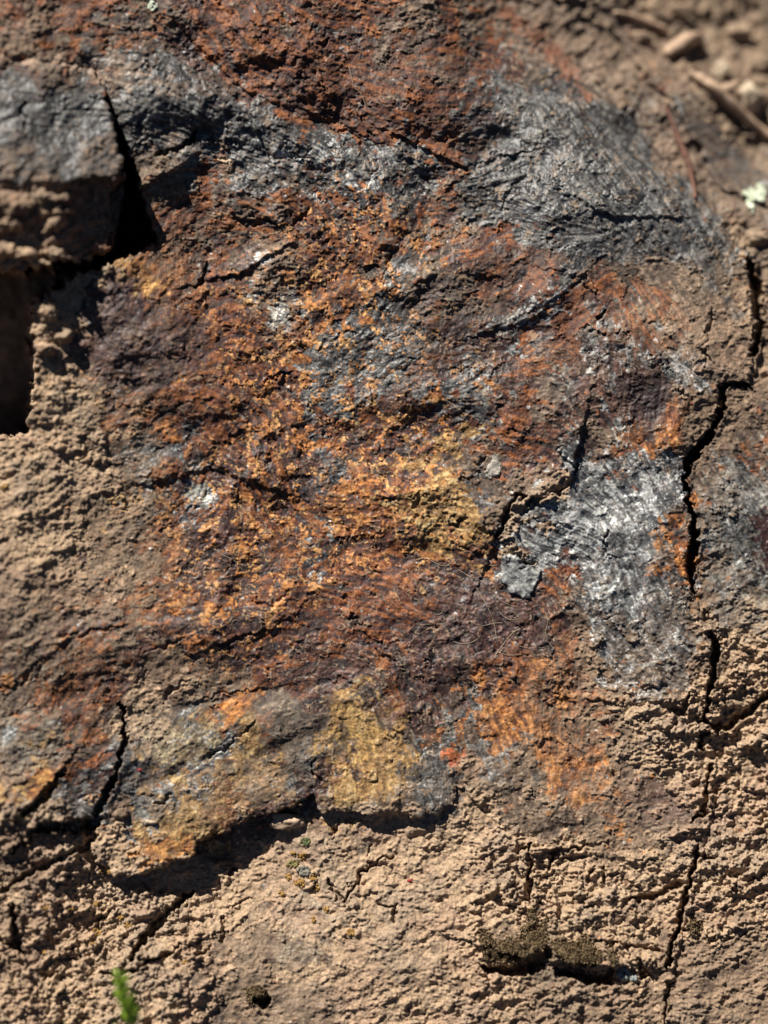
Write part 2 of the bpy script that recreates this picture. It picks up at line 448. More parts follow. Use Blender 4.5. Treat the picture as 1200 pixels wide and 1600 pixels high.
# cracks: (list of (x,y,width)), depth
CRACKS = [
 ([(1128,640,10),(1110,678,12),(1094,697,16),(1076,720,12),(1070,748,7),(1078,788,6),(1083,812,9),(1085,850,13),(1077,885,16),(1085,927,4)], 60),
 ([(1175,612,2),(1160,600,4),(1142,597,5),(1130,606,8),(1128,640,10)], 35),
 ([(1103,955,4),(1106,975,4)], 15),
 ([(1112,985,6),(1118,1015,9),(1114,1060,9),(1106,1098,7),(1101,1125,5)], 45),
 ([(1093,1127,5),(1118,1134,8),(1140,1139,9),(1152,1120,12),(1172,1113,9),(1190,1092,12),(1206,1078,8)], 35),
 ([(1103,1146,8),(1096,1157,9),(1095,1170,5)], 30),
 ([(1050,1108,4),(1066,1114,16),(1072,1104,8),(1078,1080,3)], 22),
 ([(1112,1195,4),(1106,1215,6),(1104,1240,6),(1100,1272,8),(1084,1280,5)], 25),
 ([(1104,1240,5),(1120,1236,9)], 20),
 ([(1088,1325,6),(1085,1352,9),(1074,1388,9),(1066,1425,8),(1055,1462,6),(1046,1500,9),(1043,1515,3)], 35),
 ([(1090,1338,7),(1113,1341,6)], 18),
 ([(1045,1535,9),(1040,1570,5),(1037,1610,4)], 20),
 ([(1170,398,3),(1178,440,15),(1184,480,19),(1189,512,13),(1177,556,5)], 60),
 ([(1113,480,3),(1110,505,5),(1106,530,4)], 14), ([(1100,545,5),(1108,565,8),(1115,568,2)], 14),
 ([(934,503,3),(940,493,7),(946,485,3)], 16), ([(928,440,2),(936,470,4)], 8),
 ([(775,838,4),(786,815,8),(793,795,6),(806,776,8),(822,772,3)], 20),
 ([(872,770,4),(894,752,8),(900,728,4),(876,712,4)], 14), ([(822,785,5),(850,778,5),(874,766,6)], 12),
 ([(190,1100,3),(193,1130,5),(195,1160,9),(186,1190,6),(178,1215,8),(165,1245,10),(150,1270,14)], 30),
 ([(95,993,3),(125,992,6),(150,984,4),(182,977,2)], 9), ([(60,1030,2),(48,1045,5),(35,1070,3)], 9),
 ([(338,1009,4),(358,1003,6),(385,992,5),(420,985,3)], 10), ([(225,1018,3),(262,1010,5),(275,998,4),(290,998,2)], 7),
 ([(318,1092,3),(345,1084,3),(398,1078,1)], 5), ([(228,1050,4),(215,1070,3)], 8), ([(258,1088,6),(290,1065,6)], 8),
 ([(755,1512,6),(800,1518,20),(838,1506,26),(856,1490,18)], 42), ([(868,1516,10),(905,1522,22),(945,1530,24),(958,1515,10)], 42), ([(400,1562,14),(412,1568,20),(420,1562,6)], 26),
 ([(535,1412,4),(556,1385,7),(566,1362,7),(580,1350,6),(612,1338,3)], 16), ([(512,1378,6),(528,1398,9),(541,1415,6)], 16),
 ([(520,1310,4),(526,1292,5),(530,1280,2)], 8),
 ([(590,1415,4),(612,1419,6),(619,1412,3),(617,1440,6)], 11), ([(575,1340,3),(580,1318,3)], 7),
 ([(826,1320,3),(829,1345,9),(828,1360,5),(826,1388,11),(828,1402,4)], 24),
 ([(858,1360,5),(861,1334,6),(882,1328,5),(915,1322,3)], 16), ([(800,1328,4),(822,1326,5)], 10),
 ([(942,1382,5),(944,1366,5),(942,1355,3)], 16), ([(918,1380,4),(922,1362,6),(930,1360,2)], 14),
 ([(985,1405,6),(1010,1402,15),(1032,1396,12),(1062,1380,8)], 22), ([(860,1345,4),(915,1338,6)], 8),
 ([(930,1468,3),(960,1476,5),(1000,1480,4),(1030,1485,5)], 12), ([(1000,1500,4),(1006,1520,14),(1004,1530,5)], 22),
 ([(18,1415,5),(22,1450,14),(28,1480,16),(36,1487,5)], 26), ([(0,1465,4),(18,1476,6)], 14),
 ([(348,1432,4),(350,1462,7),(345,1470,3)], 10), ([(300,1488,3),(315,1492,8),(330,1478,3)], 10),
 ([(155,1520,4),(180,1522,8),(208,1516,6),(235,1500,7),(262,1492,6),(280,1475,3)], 18),
 ([(60,1520,4),(75,1525,14),(85,1515,5)], 14), ([(148,1440,4),(165,1432,12),(172,1420,4)], 12),
 ([(205,1500,8),(218,1475,12),(240,1450,14),(262,1425,14),(285,1405,10),(300,1395,5)], 26),
 ([(355,1365,5),(362,1362,9),(372,1360,4)], 14), ([(362,1418,3),(380,1408,5),(395,1406,3)], 7),
 ([(550,960,2),(580,1010,4),(615,1035,4),(620,1040,2)], 6), ([(400,940,3),(425,945,5),(450,925,4)], 7),
 ([(458,103,3),(464,92,7),(468,88,2)], 10), ([(520,200,3),(545,210,7),(560,215,3)], 8),
 ([(495,70,3),(508,67,7),(512,62,3)], 10), ([(310,160,0),(313,150,0)], 0),
 ([(245,240,6),(275,235,6),(298,222,12),(305,208,5)], 16), ([(213,200,4),(222,185,7),(228,175,4)], 8), 
 ([(208,240,3),(216,225,4),(230,212,3)], 7), ([(38,160,5),(35,178,8),(42,195,8),(30,208,3)], 10),
 ([(400,350,8),(415,345,12),(430,350,4)], 14), ([(458,350,3),(470,342,8),(482,330,3)], 10), ([(310,445,5),(322,425,8),(325,410,3)], 12),
 ([(800,287,4),(812,280,6),(822,274,2)], 8), ([(785,330,3),(795,305,5),(800,290,3)], 6), ([(935,250,2),(936,243,7)], 8),
 ([(0,750,4),(18,742,6),(25,738,2)], 9), ([(748,728,2),(752,722,6),(760,712,3)], 8),
 ([(600,440,2),(606,405,5),(612,400,2)], 6), ([(872,712,3),(874,700,4),(878,695,1)], 4),
 ([(500,1220,3),(488,1205,4),(490,1190,2)], 6), ([(245,1258,3),(262,1246,5),(270,1238,2)], 8), ([(325,1182,3),(350,1172,4),(385,1140,3),(400,1128,2)], 6),
 ([(945,868,3),(946,850,5),(950,830,3)], 9), ([(803,866,3),(815,876,7),(833,880,4)], 10), ([(1085,1232,2),(1090,1225,5)], 8),
 ([(40,1270,10),(75,1240,14),(86,1218,8),(100,1210,4)], 18), ([(30,1200,0),(20,1180,0)], 0),
 ([(60,1295,14),(100,1290,18),(140,1290,22),(158,1278,12)], 34),
 ([(0,1395,3),(60,1355,12),(130,1325,10),(150,1310,6)], 18), ([(20,1330,4),(50,1300,8)], 12),
]
for pts, dep in CRACKS:
    if dep == 0: continue
    if dep < 16 and pts[0][1] < 1100: dep *= .6
    xx, yy = [p[0] for p in pts], [p[1] for p in pts]
    sl = window(min(xx) - 40, max(xx) + 40, min(yy) - 40, max(yy) + 40)
    d, sd, w = polydist(pts, X[sl] + n_edgex[sl] * 8 + n_fine[sl] * 2.5, Y[sl] + n_edgey[sl] * 8)
    hw = w * .5
    t = np.clip(1 - d / np.maximum(hw + 1, .5), 0, 1)
    D[sl] -= dep * t ** .6
    D[sl] += .10 * dep * np.exp(-(np.maximum(d - hw, 0) / 9) ** 2) * (t <= 0) * (.4 + .6 * (n_small[sl] > 0))   # slightly lifted lips
# steps: polyline, high side on the left of travel (y down -> side<0), height, fall-off
STEPS = [
 ([(165,1370),(230,1368),(300,1335),(440,1265),(490,1240)], 0, 60),
 ([(770,850),(790,800),(830,780),(895,745),(905,700)], 10, 70),
 ([(300,60),(335,95),(370,130),(410,155),(480,172),(560,205)], 4, 45),
 ([(330,140),(390,185),(420,245),(560,290)], -9, 40),
 ([(640,220),(720,260),(790,245)], 7, 40),
 ([(100,1000),(180,980)], 4, 30), ([(330,1012),(420,985)], 3, 30), ([(310,1095),(400,1078)], 3, 40),
 ([(760,520),(840,495),(900,440)], 4, 40), ([(860,420),(905,430),(935,470)], 4, 30),
 ([(250,750),(330,730),(420,760)], 5, 40), ([(600,770),(680,760),(745,780),(765,830)], -5, 30),
 ([(320,440),(380,425),(420,400)], 7, 30), ([(880,300),(960,340),(1050,340)], 5, 30),
 ([(1000,1095),(1030,1092),(1050,1105),(1090,1120)], 5, 30), ([(860,1330),(960,1340),(1080,1372)], 5, 30),
 ([(760,1480),(830,1500),(900,1505),(980,1512)], 16, 50),
 ([(540,1420),(600,1350),(650,1345)], -4, 30), ([(200,1520),(330,1460)], 6, 30), ([(0,1290),(60,1250),(90,1210)], 8, 40),
 ([(180,330),(230,290),(290,250)], 6, 30), ([(210,300),(260,270),(300,262)], 5, 20),
]
for pts, H, fall in STEPS:
    if H == 0: continue
    xx, yy = [p[0] for p in pts], [p[1] for p in pts]
    sl = window(min(xx) - 150, max(xx) + 150, min(yy) - 150, max(yy) + 150)
    d, sd, _ = polydist(pts, XE[sl], YE[sl])
    s = d * sd * (1 if H > 0 else -1)
    D[sl] += abs(H) * sst(3.0, -3.0, s) * np.exp(-d / fall) if False else abs(H) * (1 - sst(-3.0, 3.0, s)) * np.exp(-d / fall)
# broad folds and hollows: polyline, height, half-width
for pts, h, w in [
 ([(200,150),(330,160),(440,200),(530,240),(590,300),(610,350)], 17, 38), ([(290,60),(350,120),(420,165),(560,205)], -5, 30), ([(400,60),(560,110),(700,190)], 12, 55),
 ([(620,235),(700,275),(790,270),(870,330)], 9, 30), ([(640,215),(730,235),(800,215)], -8, 22), ([(800,160),(880,230),(1000,300),(1090,380)], 18, 60),
 ([(330,430),(420,520),(470,640),(560,720)], -12, 60), ([(160,430),(240,540),(330,640),(390,740)], 13, 45), ([(690,520),(800,500),(880,430)], 6, 30), ([(700,545),(820,535),(910,480)], -3, 24),
 ([(850,470),(960,520),(1050,600),(1060,690)], 11, 40), ([(600,760),(690,750),(760,800)], 8, 26), ([(480,800),(600,880),(720,880)], -9, 45), ([(250,740),(330,760),(360,860),(330,930)], 9, 30),
 ([(80,1020),(220,990),(420,960),(560,990)], 6, 34), ([(330,1100),(430,1080),(560,1060)], -3, 30), ([(210,1190),(340,1130),(430,1130)], 9, 35), ([(560,1090),(620,1180),(640,1250)], 9, 40),
 ([(860,800),(940,850),(980,960),(1040,1020)], 9, 35), ([(900,1000),(880,1100),(900,1240)], -7, 40), ([(780,950),(840,1060),(800,1180)], 7, 40), ([(380,300),(480,330),(560,400)], 9, 35),
 ([(520,470),(640,440),(760,400)], 8, 30), ([(560,640),(680,610),(800,600)], 8, 28), ([(60,1130),(130,1120),(170,1200)], 8, 35)]:
    sl = window(min(p[0] for p in pts) - 2.5 * w, max(p[0] for p in pts) + 2.5 * w, min(p[1] for p in pts) - 2.5 * w, max(p[1] for p in pts) + 2.5 * w)
    d, _, _ = polydist(pts, X[sl] + n_warpx[sl] * 22 + n_small[sl] * 6, Y[sl] + n_warpy[sl] * 22)
    D[sl] += h * np.exp(-(d / w) ** 2)
# lumps of dried mud standing proud: x, y, rx, ry, h
LUMPS = [(75,485,18,16,16),(72,548,20,12,14),(100,525,16,12,14),(150,455,22,10,6),(448,1285,26,12,14),(190,1270,16,8,9),(250,1345,20,8,3),
 (230,1420,22,14,8),(215,1425,14,12,10),(260,1405,18,12,8),(480,1370,14,22,9),(640,1300,30,8,5),(680,1320,22,8,5),(600,1345,28,6,6),(575,1390,28,6,6),
 (1120,1070,24,7,8),(1160,1050,26,7,8),(1140,1100,30,8,7),(1180,1165,26,14,8),(1020,1065,22,8,8),(1050,1090,20,8,8),(940,1090,26,6,5),
 (870,1325,26,6,7),(840,1330,10,6,6),(950,1360,26,6,6),(1140,1350,30,18,8),(930,1430,50,14,6),(160,720,40,6,4),(100,700,30,6,4),
 (340,1350,10,8,8),(120,1420,26,10,7),(300,1430,30,5,6),(230,1495,26,5,6),(20,1440,16,26,12),(1110,1250,10,16,8),(1085,1300,14,10,8)]
for (lx, ly, rx, ry, h) in LUMPS:
    sl = window(lx - rx * 2, lx + rx * 2, ly - ry * 2 - 6, ly + ry * 2 + 6)
    q = ((XE[sl] - lx) / rx) ** 2 + ((YE[sl] - ly) / ry) ** 2
    D[sl] = D[sl] + h * np.sqrt(np.clip(1 - q, 0, 1))

# the overall shape of the outcrop: left shoulder nearer, rim and far corner falling away
MPTS = [(0,100,105),(0,500,95),(0,900,80),(0,1300,75),(0,1600,95),(200,100,55),(200,500,50),(200,900,38),(200,1300,35),(200,1600,70),(400,50,22),(400,400,12),(400,800,6),
 (400,1200,8),(400,1600,48),(650,20,-30),(650,150,-6),(650,500,4),(650,900,4),(650,1300,4),(650,1600,42),(900,60,-175),(900,200,-60),(900,350,-6),(900,600,2),(900,1000,-2),(900,1300,0),
 (900,1600,38),(1050,200,-150),(1050,350,-58),(1050,550,-14),(1050,900,-10),(1050,1300,-14),(1100,1600,32),(1200,0,-400),(1050,0,-330),(1200,200,-290),(1200,400,-95),(1200,600,-40),
 (1200,900,-38),(1200,1200,-36),(1200,1500,-2),(1200,1600,20),(800,0,-175)]
M = control(MPTS, 110)
def MH(px, py):
    i = min(max(np.searchsorted(xs, px), 0), NX - 1); j = min(max(np.searchsorted(ys, py), 0), NY - 1)
    return float(M[j, i])

# ------------------------------------------------------------------ outlines of the separate rocks (photograph pixels)
FARL = -700
BOULDER = [(FARL,85),(0,88),(-60,60),(FARL,-900),(690,-900),(740,-40),(800,20),(860,90),(905,130),(960,190),(1015,250),(1060,300),(1110,345),(1150,392),(1168,420),(1176,455),(1180,500),
 (1176,560),(1172,602),(1150,596),(1131,604),(1127,640),(1108,680),(1090,698),(1072,720),(1068,748),(1075,790),(1080,812),(1080,850),(1073,885),(1084,927),(1098,955),(1110,985),(1115,1015),(1110,1060),(1102,1098),(1098,1127),
 (1098,1160),(1107,1200),(1101,1240),(1098,1275),(1090,1300),(1086,1330),(1080,1372),(1040,1362),(960,1338),(880,1318),(800,1300),(750,1262),(716,1226),(706,1258),(680,1272),(640,1280),(624,1270),(590,1276),(545,1270),(522,1263),
 (516,1270),(500,1268),(488,1240),(470,1255),(440,1265),(400,1275),(360,1295),(318,1308),(308,1318),(300,1336),(262,1352),(215,1369),(178,1364),(150,1345),(140,1325),(150,1300),(155,1285),(130,1292),(90,1300),(50,1306),(20,1330),(-60,1350),(FARL,1400),
 (FARL,700),(0,688),(44,682),(48,640),(58,600),(56,540),(52,480),(90,452),(130,428),(182,410),(215,393),(245,377),(236,345),(222,300),(205,250),(186,200),(168,150),(150,115),(90,100),(0,90),(FARL,90)]
BLOCK = [(FARL,70),(0,86),(60,90),(110,98),(150,112),(166,150),(176,200),(186,250),(192,276),(186,290),(170,300),(174,350),(168,400),(120,404),(80,412),(30,420),(0,424),(FARL,450)]
SLAB_R = [(1133,606),(1150,598),(1176,610),(1230,590),(1700,560),(1700,1000),(1230,1060),(1204,1082),(1186,1098),(1170,1112),(1150,1122),(1140,1138),(1118,1134),(1100,1126),(1108,1098),(1116,1060),(1120,1015),(1116,985),(1104,955),(1090,927),(1086,885),(1090,850),(1087,812),(1082,788),(1078,748),(1082,722),(1098,702),(1114,682),(1133,640)]
LOWER_R = [(1101,1142),(1120,1140),(1142,1144),(1156,1126),(1178,1116),(1196,1098),(1240,1070),(1700,1040),(1700,2300),(1030,2300),(1036,1610),(1042,1560),(1050,1500),(1060,1462),(1070,1425),(1079,1388),(1090,1352),(1094,1325),(1104,1275),(1108,1240),(1114,1200),(1108,1165)]
BACK_R = [(760,-60),(900,-120),(960,40),(1010,110),(1060,160),(1100,230),(1130,290),(1160,300),(1230,330),(1700,300),(1700,560),(1230,588),(1180,600),(1172,590),(1190,512),(1184,470),(1176,410),(1120,340),(1060,280),(1000,215),(930,140),(850,60),(790,0)]

def edge(poly):
    return polysd(poly, XE, YE)
d_b = polysd(BOULDER, XE + rolled(n_small, 4) * 11 * (1 - np.clip((X - 150) / 100, 0, .65)), YE + rolled(n_small, 6) * 11 * (1 - np.clip((X - 150) / 100, 0, .65))); d_k = polysd(BLOCK, XE + n_small * 10, YE + n_small * 12 + n_mid * 10); d_s = edge(SLAB_R); d_l = edge(LOWER_R); d_c = edge(BACK_R)

def drop(d, rnd, rin):      # inside rounding and outside wall
    return -rnd * np.exp(-np.maximum(d, 0) / rin) - np.clip(-d, 0, 60) * 26
Z_b = M + D + drop(d_b, 5, 9)
tface = np.clip((Y - 95) / 185, 0, 1.0) * 54 
under = sst(278, 296, YE + X * .05 + n_mid * 16)
und = mixf(46, 14, sst(80, 165, X)) - (YE - 300) * .2
Z_k = M + D * 1.0 + mixf(tface, und, under) + drop(d_k, 5, 8)
for (lx, ly, rx, ry, h) in [(-5,318,62,22,20),(92,312,24,9,16),(100,330,16,8,16),(88,350,17,13,20),(74,362,12,9,16),(12,352,24,14,20),(42,398,20,11,20),(88,396,20,10,18),(5,392,22,16,22),(-30,372,20,22,22),(62,412,18,9,16),(112,402,12,7,12)]:
    Z_k = Z_k + under * (h * 1.25) * np.sqrt(np.clip(1 - ((XE - lx) / rx) ** 2 - ((YE - ly) / ry) ** 2, 0, 1))
Z_k = Z_k + under * 7 * sst(0.02, .3, fbm(X + Y * .5, Y, 42, 2, 171)) 
Z_s = M + D - 4 + drop(d_s, 5, 8)
Z_l = M + D - 5 + drop(d_l, 6, 8)
Z_c = M + D - 22 - 2 * sst(420, 220, Y) + 10 * n_mid + drop(d_c, 6, 14)
# bedrock: lower apron below the boulder, floor of the cracks and of the hole at the left
b_off = control([(200,1400,-38),(330,1350,-50),(420,1300,-48),(480,1275,-30),(60,1350,-14),(520,1290,-22),(560,1300,-20),(660,1300,-20),(700,1280,-14),(720,1270,-7),(800,1320,-2),(900,1350,-1),(1000,1370,-1.5),(1060,1400,-2),(600,1450,-8),(300,1550,-14),(900,1550,-4)], 40)
Z_a = M + D + b_off
over = sst(4, 22, d_b) + sst(4, 22, d_k) + sst(4, 22, d_s) + sst(4, 22, d_l) + sst(4, 22, d_c)
hole = sst(-8, 8, polysd([(FARL,395),(180,395),(200,300),(185,150),(215,200),(245,400),(130,440),(60,470),(60,600),(50,690),(FARL,720)], X, Y))
Z_a = Z_a - 75 * np.clip(over, 0, 1) - 320 * hole
top_right = sst(0, 60, polysd([(740,-2000),(760,-60),(960,60),(1060,190),(1150,300),(1240,340),(2600,300),(2600,-2000)], X, Y))
# soil: clods and stones in the far corner
soil = 9 * n_mid + 30 * np.maximum(0, fbm(X, Y, 60, 3, 181)) + 8 * lump
Z_g = M - 26 + soil + D * .5

# ------------------------------------------------------------------ colour of the surfaces (stain, mineral, dust; some shade and glints painted in)
def lerp3(lo, mid, hi, t):
    out = np.empty(t.shape + (3,), f32)
    for c in range(3):
        out[..., c] = np.where(t < 0, mid[c] + (mid[c] - lo[c]) * np.maximum(t, -1), mid[c] + (hi[c] - mid[c]) * np.minimum(t, 1))
    return out
col = np.zeros((NY, NX, 3), f32)
for q, k in enumerate(KEYS):
    b_, d_, l_ = COL[k]
    t = .45 * rolled(n_mid, q + 2) + .9 * rolled(n_small, q + 4) + .55 * rolled(n_fine, q)
    if k in 'gsrmhyo': t = t + .16 * fib_f + .20 * fib_m + .08 * fib_c + (.10 * fib_g if k in 'rmo' else 0) + .10 * fib_l + .16 * fac_b + .15 * fac_a
    if k in 'tbk': t = t * .7 + .06 * fib_m
    if k in 'sg': t = t * .85 + .14 * fib_f + .28 * fac_b + .18 * fac_a * 1.0 + .35 * n_small
    col += W[k][..., None] * lerp3(d_, b_, l_, t * 1.55)
fo = (fl_amt * sst(.15, .6, fleck_o) * sst(-.25, .1, n_mid + n_small + .25))[..., None] * .9
col = col * (1 - fo) + mixf(np.array([.46, .17, .04], f32), np.array([.60, .32, .11], f32), sst(-.3, .3, rolled(n_mid, 17))[..., None]) * (1 + .35 * rolled(u_fine, 3) * .6)[..., None] * fo
fs = (silv * sst(-.2, .5, rolled(u_mid, 6)) * (.25 + .75 * (metal + rusty)))[..., None] * .38
col = col * (1 - fs) + np.array([.36, .36, .33], f32) * fs
# dust caught on flake edges and ledges: thin pale worm-like lines
vein_dens = control([(200,530,.6),(450,470,.7),(700,950,.9),(600,1000,.9),(450,1000,.8),(750,1000,1),(900,450,.6),(700,420,.8),(750,330,.7),(330,900,.9),(600,600,.4),(900,300,.4),(300,300,.4),
   (950,800,.2),(1000,620,.8),(150,200,.3),(600,1400,.2),(300,1150,.3),(850,1100,.5),(850,950,.8),(100,800,.5),(600,100,.4)], 70)
vn = np.abs(fbm(X + n_warpx * 25, Y * 1.2 + n_warpy * 25, 22, 2, 191, .6)) + .02 * np.abs(fib_m)
vein = (1 - sst(.03, .07, vn)) * sst(-.12, .18, n_mid + rolled(n_small, 7) * .5) * vein_dens
dust_amt = np.clip(.16 * edge1 * sst(-.1, .3, rolled(n_small, 8) + .1) + .12 * edge2 * sst(0, .4, rolled(n_mid, 3) + vein_dens * .2) + 1.9 * vein, 0, 1) * (1 - dusty * .5) * .68
DUST = np.array([.395, .272, .172], f32)
col = col * (1 - dust_amt[..., None]) + DUST * dust_amt[..., None]
D2 = 1.3 * vein * (1 - dusty)
Z_b = Z_b + D2; Z_s = Z_s + D2
# overall dust film
film = np.clip(control([(50,650,.8),(80,800,.85),(80,950,.6),(170,700,.5),(150,480,.3),(1000,1150,.8),(950,1060,.55),(1150,1150,.9),(1150,650,.25),(1150,760,.1),(1150,870,.05),(1150,1000,.45),(600,1400,.8),(900,1450,.8),(250,1480,.8),(1100,520,.5),
    (600,600,-.1),(350,700,-.1),(900,900,.0),(900,250,-.05),(700,1000,.05),(300,1050,.12),(300,1180,0),(850,100,-.1),(1150,100,0),(1100,300,0),(850,1280,.45),(980,1280,.5),(450,1140,.02),(60,1130,.2),(1000,100,.25),(500,200,0),(100,180,.12),(450,480,.12),(80,380,.7)], 50), 0, 1)
film = np.clip((film - .13) + .3 * film * n_mid / .25 + .3 * film * n_small/.25, 0, .92) * .55
col = col * (1 - film[..., None]) + DUST * film[..., None]
mott = rolled(u_small, 5) + .7 * rolled(u_mid, 3) + .35 * rolled(u_fine, 2)
OVER = [
 ([(-200,92),(90,100),(160,118),(172,200),(190,272),(100,282),(-200,288)], (.050,.047,.046), .6), ([(1050,180),(1130,300),(1180,420),(1240,400),(1240,300),(1150,200)], (.075,.068,.062), .55), ([(540,540),(660,440),(860,360),(900,420),(760,560),(640,640),(560,620)], (.040,.030,.027), .42), ([(440,60),(700,60),(800,180),(780,260),(640,200),(480,150)], (.048,.022,.018), .4),
 ([(200,1110),(330,1060),(480,1085),(500,1230),(330,1290),(215,1300),(195,1200)], (.21,.18,.14), .28), ([(330,1200),(440,1180),(460,1250),(330,1290),(260,1330),(240,1270)], (.36,.22,.10), .4), ([(250,1140),(330,1120),(350,1160),(300,1200),(240,1190)], (.42,.30,.14), .4), ([(520,1100),(620,1090),(660,1200),(640,1262),(510,1255),(500,1180)], (.40,.22,.07), .3), ([(230,1150),(330,1130),(345,1160),(250,1190)], (.33,.27,.17), .5), ([(0,1110),(60,1100),(110,1170),(60,1200),(0,1190)], (.24,.215,.17), .4),
 ([(1100,760),(1150,720),(1200,760),(1200,1000),(1130,980),(1095,880)], (.20,.185,.16), .55),
 ([(900,740),(1000,725),(1060,760),(1020,900),(1040,1000),(960,1010),(920,900),(860,840)], (.22,.225,.225), .25),
 ([(385,385),(440,355),(470,420),(470,520),(420,545),(400,470)], (.24,.165,.115), .45), ([(1050,480),(1110,460),(1160,470),(1170,560),(1110,590),(1060,560)], (.24,.155,.105), .5),
 ([(215,240),(300,215),(310,280),(230,330)], (.22,.15,.10), .45), ([(0,30),(100,20),(90,50),(0,70)], (.25,.17,.12), .4), ([(0,82),(90,88),(200,115),(290,130),(285,142),(190,130),(90,102),(0,94)], (.27,.185,.13), .75),
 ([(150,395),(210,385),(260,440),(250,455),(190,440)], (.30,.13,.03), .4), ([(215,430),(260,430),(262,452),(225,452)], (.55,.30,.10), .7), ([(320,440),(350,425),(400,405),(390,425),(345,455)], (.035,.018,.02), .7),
 ([(1180,806),(1215,800),(1215,892),(1190,886),(1178,850)], (.040,.014,.012), .95), ([(250,470),(330,505),(330,570),(250,600),(170,600),(140,560),(160,470),(200,440)], (.035,.022,.028), .55),
 ([(420,474),(450,480),(448,512),(430,516)], (.42,.42,.38), .7), ([(295,752),(322,750),(332,775),(305,792)], (.36,.36,.30), .6),
 ([(860,430),(960,470),(1040,560),(1040,640),(980,650),(900,600),(850,520)], (.045,.016,.012), .4), ([(968,592),(1048,585),(1042,640),(1020,662),(985,645)], (.028,.016,.018), .8),
 ([(690,930),(790,900),(830,960),(820,1020),(760,1030),(700,1000)], (.035,.018,.020), .5), ([(205,1322),(300,1302),(302,1332),(225,1362)], (.40,.19,.05), .55),
 ([(345,1106),(388,1082),(398,1092),(365,1128)], (.40,.15,.03), .7), ([(55,1207),(95,1202),(72,1235),(50,1252)], (.42,.21,.06), .7),
 ([(702,1178),(728,1176),(722,1192),(704,1202)], (.34,.085,.03), .85), ([(1025,840),(1070,850),(1062,885),(1030,900),(1012,880)], (.42,.17,.04), .5),
 ([(485,762),(545,702),(560,712),(515,772)], (.040,.045,.052), .7), ([(390,160),(420,165),(560,205),(640,190),(560,160),(450,110)], (.05,.02,.014), .3),
 ([(640,1180),(690,1190),(715,1215),(700,1260),(640,1272)], (.10,.11,.115), .25), ([(530,1110),(590,1100),(600,1150),(560,1200),(520,1170)], (.44,.28,.09), .35),
 ([(770,-20),(830,25),(890,90),(925,150),(885,130),(830,70),(780,20)], (.17,.055,.022), .7), ([(280,150),(330,110),(400,150),(420,180),(360,170)], (.04,.018,.014), .4), ([(880,560),(900,600),(885,640),(870,600)], (.25,.25,.23), .5),
 ([(885,858),(893,862),(896,892),(884,895)], (.12,.03,.012), .8), ([(450,1330),(470,1320),(480,1370),(440,1390)], (.11,.095,.06), .5),
 ([(440,1400),(500,1400),(540,1440),(480,1520),(430,1500)], (.24,.20,.15), .5), ([(980,1240),(1040,1215),(1070,1250),(1050,1300),(1000,1310)], (.11,.07,.055), .5),
 ([(560,1345),(580,1320),(578,1300),(555,1320)], (.12,.095,.075), .6),
]
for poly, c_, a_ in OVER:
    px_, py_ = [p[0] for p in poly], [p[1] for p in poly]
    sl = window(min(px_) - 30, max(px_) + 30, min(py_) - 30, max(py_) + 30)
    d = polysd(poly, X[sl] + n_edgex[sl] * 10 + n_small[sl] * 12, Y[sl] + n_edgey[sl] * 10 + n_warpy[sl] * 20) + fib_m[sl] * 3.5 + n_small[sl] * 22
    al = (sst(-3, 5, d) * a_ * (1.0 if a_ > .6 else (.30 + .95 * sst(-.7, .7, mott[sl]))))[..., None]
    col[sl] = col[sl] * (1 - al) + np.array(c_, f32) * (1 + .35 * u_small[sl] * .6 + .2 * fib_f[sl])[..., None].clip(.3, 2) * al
tone = (sst(.3, 1.3, n_big / n_big.std() + .5 * u_mid) * .30 * dusty)[..., None]
col = col * (1 - tone) + np.array([.175, .150, .125], f32) * tone
tone = (sst(.4, 1.4, rolled(n_big, 7) / n_big.std() + .4 * rolled(u_mid, 5)) * .30 * dusty)[..., None]
col = col * (1 - tone) + np.array([.32, .195, .135], f32) * tone
dark_specks = (sst(1.5, 2.0, rolled(u_small, 13) + .6 * rolled(u_fine, 9)) * .5 * dusty)[..., None]
col = col * (1 - dark_specks) + np.array([.09, .065, .05], f32) * dark_specks  # small dark specks scattered over the dusty areas
# speckle
sp = rolled(white, 9)
sp_w = box3(sp); 
col *= (1 + .9 * sp_w[..., None] * (.5 + .5 * (metal + rusty))[..., None])
col *= (1 + .30 * n_fine)[..., None]
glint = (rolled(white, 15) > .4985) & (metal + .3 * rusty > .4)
col[glint] = (.75, .76, .74)  # bright sparkle painted into the colour of the shiny minerals
col = np.clip(col * .8, .010, .8)
rgh = np.clip(.88 - .46 * W['s'] - .36 * W['g'] - .28 * W['m'] - .14 * W['r'] - .05 * W['o'] - .1 * W['h'] + .25 * film + .4 * dust_amt, .35, .95).astype(f32)

